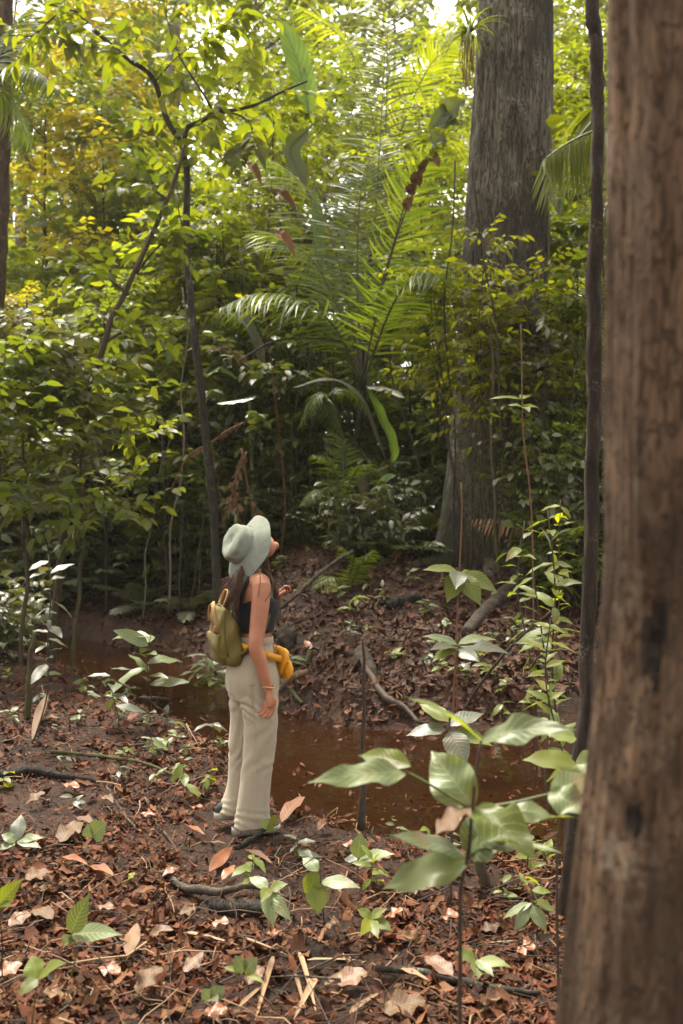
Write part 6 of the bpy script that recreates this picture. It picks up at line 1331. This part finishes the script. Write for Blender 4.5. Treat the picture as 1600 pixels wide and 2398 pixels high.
# ------------------------------------------------------------------ backpack on her back
pack = thing('backpack', 'olive green soft backpack hanging low on the back of the woman', 'backpack', (WX, WY, WZ), YAW)
mb = MB(); PR = []
def pdisp(v, th, rg):
    s = .010 * fbm(v[..., 0] * 9, v[..., 1] * 9, v[..., 2] * 7, 51, 3) + .006 * np.sin(v[..., 2] * 46 + 3 * np.sin(th * 2)[None] + v[..., 1] * 20)
    return v + s[..., None] * np.stack([np.cos(th), np.sin(th), 0 * th], -1)[None]
loft(mb, [(-.118, .0, .872, .040, .090), (-.122, 0, .885, .062, .122), (-.130, 0, .93, .074, .136), (-.142, 0, 1.0, .076, .138), (-.154, 0, 1.07, .068, .134), (-.166, 0, 1.12, .054, .126), (-.176, 0, 1.16, .034, .116), (-.180, 0, 1.178, .012, .104)], 40, e=2.9, disp=pdisp)
mb.build('pack_body', M['olive'], pack)
mb = MB(); loft(mb, [(-.170, 0, .885, .026, .085), (-.184, 0, .92, .032, .106), (-.196, 0, .98, .030, .110), (-.206, 0, 1.03, .022, .106), (-.208, 0, 1.042, .010, .10)], 32, e=3, disp=pdisp); mb.build('front_pocket', M['olive'], pack)
mb = MB(); tube(mb, smooth_path(np.array([[-.168, -.134, .93], [-.185, -.13, 1.05], [-.184, -.118, 1.15], [-.180, -.07, 1.180], [-.180, .0, 1.184], [-.180, .07, 1.180]]), 24), .0045, 6); mb.build('zip', M['olive_dark'], pack)
def strap(name, pts, w, th_, mat, parent, ref):
    pts = smooth_path(np.array(pts), 26); t, a, b_ = frames(pts); o_ = nrm(pts - np.array(ref)); o_ = nrm(o_ - t * (o_ * t).sum(-1, keepdims=True)); sd = np.cross(t, o_); mb = MB()
    mb.add(pts[:, None] + sd[:, None] * np.array([-w, w, w, -w])[None, :, None] + o_[:, None] * np.array([th_, th_, -th_, -th_])[None, :, None], grid_faces(26, 4)); return mb.build(name, mat, parent)
strap('handle', [(-.212, -.085, 1.08), (-.226, -.070, 1.14), (-.224, -.045, 1.185), (-.216, .0, 1.196), (-.222, .04, 1.175), (-.22, .06, 1.10)], .012, .003, M['tan_strap'], pack, (-.15, -.02, 1.12))
strap('handle', [(-.165, -.045, 1.185), (-.150, -.055, 1.225), (-.138, -.035, 1.255), (-.138, .02, 1.258), (-.152, .05, 1.225), (-.17, .045, 1.18)], .011, .003, M['tan_strap'], pack, (-.2, 0, 1.15))
for s in (-1, 1):
    strap('shoulder_strap', [(-.13, .07 * s, 1.165), (-.105, .085 * s, 1.235), (-.085, .098 * s, 1.30), (-.03, .088 * s, 1.356), (.03, .100 * s, 1.332), (.064, .120 * s, 1.25), (.05, .140 * s, 1.16), (.02, .146 * s, 1.06), (-.03, .142 * s, 1.00), (-.07, .15 * s, .955), (-.13, .12 * s, .915)], .014, .004, M['olive_dark'] , pack, (0, 0, 1.15))
mb = MB(); a = np.arange(28) / 28 * 6.2832
for k_, (r0_, m_) in enumerate(((.030, 0), (.026, 1))):
    pass
n_ = nrm(np.array([-.9, -.38, .1])); u_ = nrm(np.cross([0, 0, 1.0], n_)); w_ = np.cross(n_, u_); c_ = np.array([-.214, -.078, 1.065])
def disc(rad, off, mat):
    mb.add(np.concatenate([[c_ + n_ * off], c_ + n_ * off + rad * (np.cos(a)[:, None] * u_ * .72 + np.sin(a)[:, None] * w_), c_ + n_ * (off - .02) + rad * (np.cos(a)[:, None] * u_ * .72 + np.sin(a)[:, None] * w_)]), [np.stack([np.zeros(28, int), 1 + np.arange(28), 1 + (np.arange(28) + 1) % 28], -1), np.stack([1 + np.arange(28), 29 + np.arange(28), 29 + (np.arange(28) + 1) % 28, 1 + (np.arange(28) + 1) % 28], -1)], mat=mat)
disc(.024, .008, 1); disc(.021, .011, 0)
mb.add(c_ + n_ * .0135 + np.array([[.0, -.012], [.008, -.004], [.002, .001], [.009, .010], [-.004, .013], [-.008, .002], [-.004, -.006]])[:, 0:1] * u_ + np.array([[.0, -.012], [.008, -.004], [.002, .001], [.009, .010], [-.004, .013], [-.008, .002], [-.004, -.006]])[:, 1:2] * w_, [np.array([[0, 1, 2], [0, 2, 6], [2, 3, 4], [2, 4, 5], [6, 2, 5]])], mat=1)
mb.build('badge', [M['badge'], M['badge_edge']], pack)
# waist bag
bag = thing('waist_bag', 'mustard yellow waist bag strapped across the hips of the woman', 'waist bag', (WX, WY, WZ), YAW)
a = np.linspace(0, 6.2832, 61); bp_ = np.stack([.008 + .140 * np.cos(a), .178 * np.sin(a), .935 - .040 * np.cos(a) * .4 + .035 * np.cos(a - 3.4)], -1)
k_ = (bp_[:, 2] - .90) / .08; bp_[:, 0] = .0 + (bp_[:, 0] - .0) * (1 - .10 * np.clip(k_, 0, 1)); bp_[:, 1] *= (1 - .10 * np.clip(k_, 0, 1))
t, aa_, bb_ = frames(bp_); o_ = nrm(bp_ - [0, 0, .9]); o_[:, 2] = 0; o_ = nrm(o_ - t * (o_ * t).sum(-1, keepdims=True)); sd = np.cross(t, o_); mb = MB()
mb.add(bp_[:, None] + sd[:, None] * np.array([-.017, .017, .017, -.017])[None, :, None] + o_[:, None] * np.array([.007, .007, .002, .002])[None, :, None], grid_faces(61, 4)); mb.build('belt', M['mustard'], bag)
mb = MB(); loft(mb, [(.150, .0, .80, .018, .050), (.152, 0, .815, .032, .080), (.152, 0, .86, .040, .098), (.150, 0, .90, .038, .10), (.146, 0, .94, .026, .092), (.142, 0, .952, .010, .08)], 36, e=2.5, disp=pdisp); mb.build('pouch', M['mustard'], bag)
mb = MB(); tube(mb, smooth_path(np.array([[.166, -.095, .92], [.180, -.06, .926], [.186, 0, .928], [.180, .06, .926]]), 14), .004, 6); mb.build('zip', M['tan_strap'], bag)
mb = MB(); loft(mb, [(.162, -.08, .79, .010, .022), (.168, -.08, .81, .018, .028), (.176, -.08, .85, .020, .03), (.172, -.08, .88, .012, .024)], 20, disp=pdisp); mb.build('side_pocket', M['mustard'], bag)
EXPOSURE = 2.1; HAZE = .0005
# ------------------------------------------------------------------ light, air, camera
SUN_EL, SUN_AZ = math.radians(66), math.radians(-25)     # azimuth measured from +Y (ahead), negative: to the left
w = bpy.data.worlds.new('World'); sc.world = w; w.use_nodes = True; nt = w.node_tree
bg = nt.nodes['Background']; sky = nt.nodes.new('ShaderNodeTexSky'); sky.sky_type = 'NISHITA'; sky.sun_disc = False
sky.sun_elevation = SUN_EL; sky.sun_rotation = SUN_AZ; sky.air_density = 1.0; sky.dust_density = 3.0; sky.ozone_density = 1.0
hs = nt.nodes.new('ShaderNodeHueSaturation'); hs.inputs['Saturation'].default_value = .25   # a bright overcast veil
nt.links.new(sky.outputs[0], hs.inputs['Color'])
wm = nt.nodes.new('ShaderNodeMix'); wm.data_type = 'RGBA'; wm.blend_type = 'MULTIPLY'; wm.inputs[0].default_value = 1; wm.inputs[7].default_value = (1.0, .945, .82, 1)
nt.links.new(hs.outputs[0], wm.inputs[6]); nt.links.new(wm.outputs[2], bg.inputs[0]); bg.inputs[1].default_value = .15
ld = bpy.data.lights.new('sun', 'SUN'); ld.energy = 2.7; ld.angle = math.radians(14); ld.color = (1, .94, .82)
lo = bpy.data.objects.new('sun', ld); C.objects.link(lo)
sd = Vector((math.sin(SUN_AZ) * math.cos(SUN_EL), math.cos(SUN_AZ) * math.cos(SUN_EL), math.sin(SUN_EL)))
lo.rotation_euler = sd.to_track_quat('Z', 'Y').to_euler(); lo.location = (0, 0, 40)
if HAZE:
    m, hn, out = newmat('haze_air'); pv = hn.nodes.new('ShaderNodeVolumePrincipled')
    pv.inputs['Color'].default_value = (.95, .93, .82, 1); pv.inputs['Density'].default_value = HAZE; pv.inputs['Anisotropy'].default_value = .3
    hn.links.new(pv.outputs[0], out.inputs['Volume'])
    mb = MB(); x0, x1, y0, y1, z0, z1 = -60, 60, -8, 75, -4, 34
    mb.add([[x, y, z] for z in (z0, z1) for y in (y0, y1) for x in (x0, x1)], [np.array([[0, 2, 3, 1], [4, 5, 7, 6], [0, 1, 5, 4], [2, 6, 7, 3], [0, 4, 6, 2], [1, 3, 7, 5]])])
    tag(mb.build('haze', m), 'humid forest air paling the far trees', 'haze', kind='stuff')
cd = bpy.data.cameras.new('camera'); cam = bpy.data.objects.new('camera', cd); C.objects.link(cam)
cam.location = (0, 0, CAMZ); cam.rotation_euler = (math.radians(90), 0, 0)
cd.sensor_fit = 'VERTICAL'; cd.sensor_height = 36; cd.sensor_width = 24; cd.lens = 35; cd.clip_end = 600; cd.clip_start = .05
cd.dof.use_dof = True; cd.dof.focus_distance = 5.3; cd.dof.aperture_fstop = 3.0
sc.camera = cam
sc.view_settings.view_transform = 'Standard'; sc.view_settings.look = 'None'; sc.view_settings.gamma = 1; sc.view_settings.use_curve_mapping = False
sc.view_settings.exposure = EXPOSURE
cy = sc.cycles
cy.max_bounces = 12; cy.diffuse_bounces = 8; cy.glossy_bounces = 3; cy.transmission_bounces = 8; cy.transparent_max_bounces = 6
cy.sample_clamp_indirect = 6; cy.use_denoising = True; cy.caustics_reflective = False; cy.caustics_refractive = False
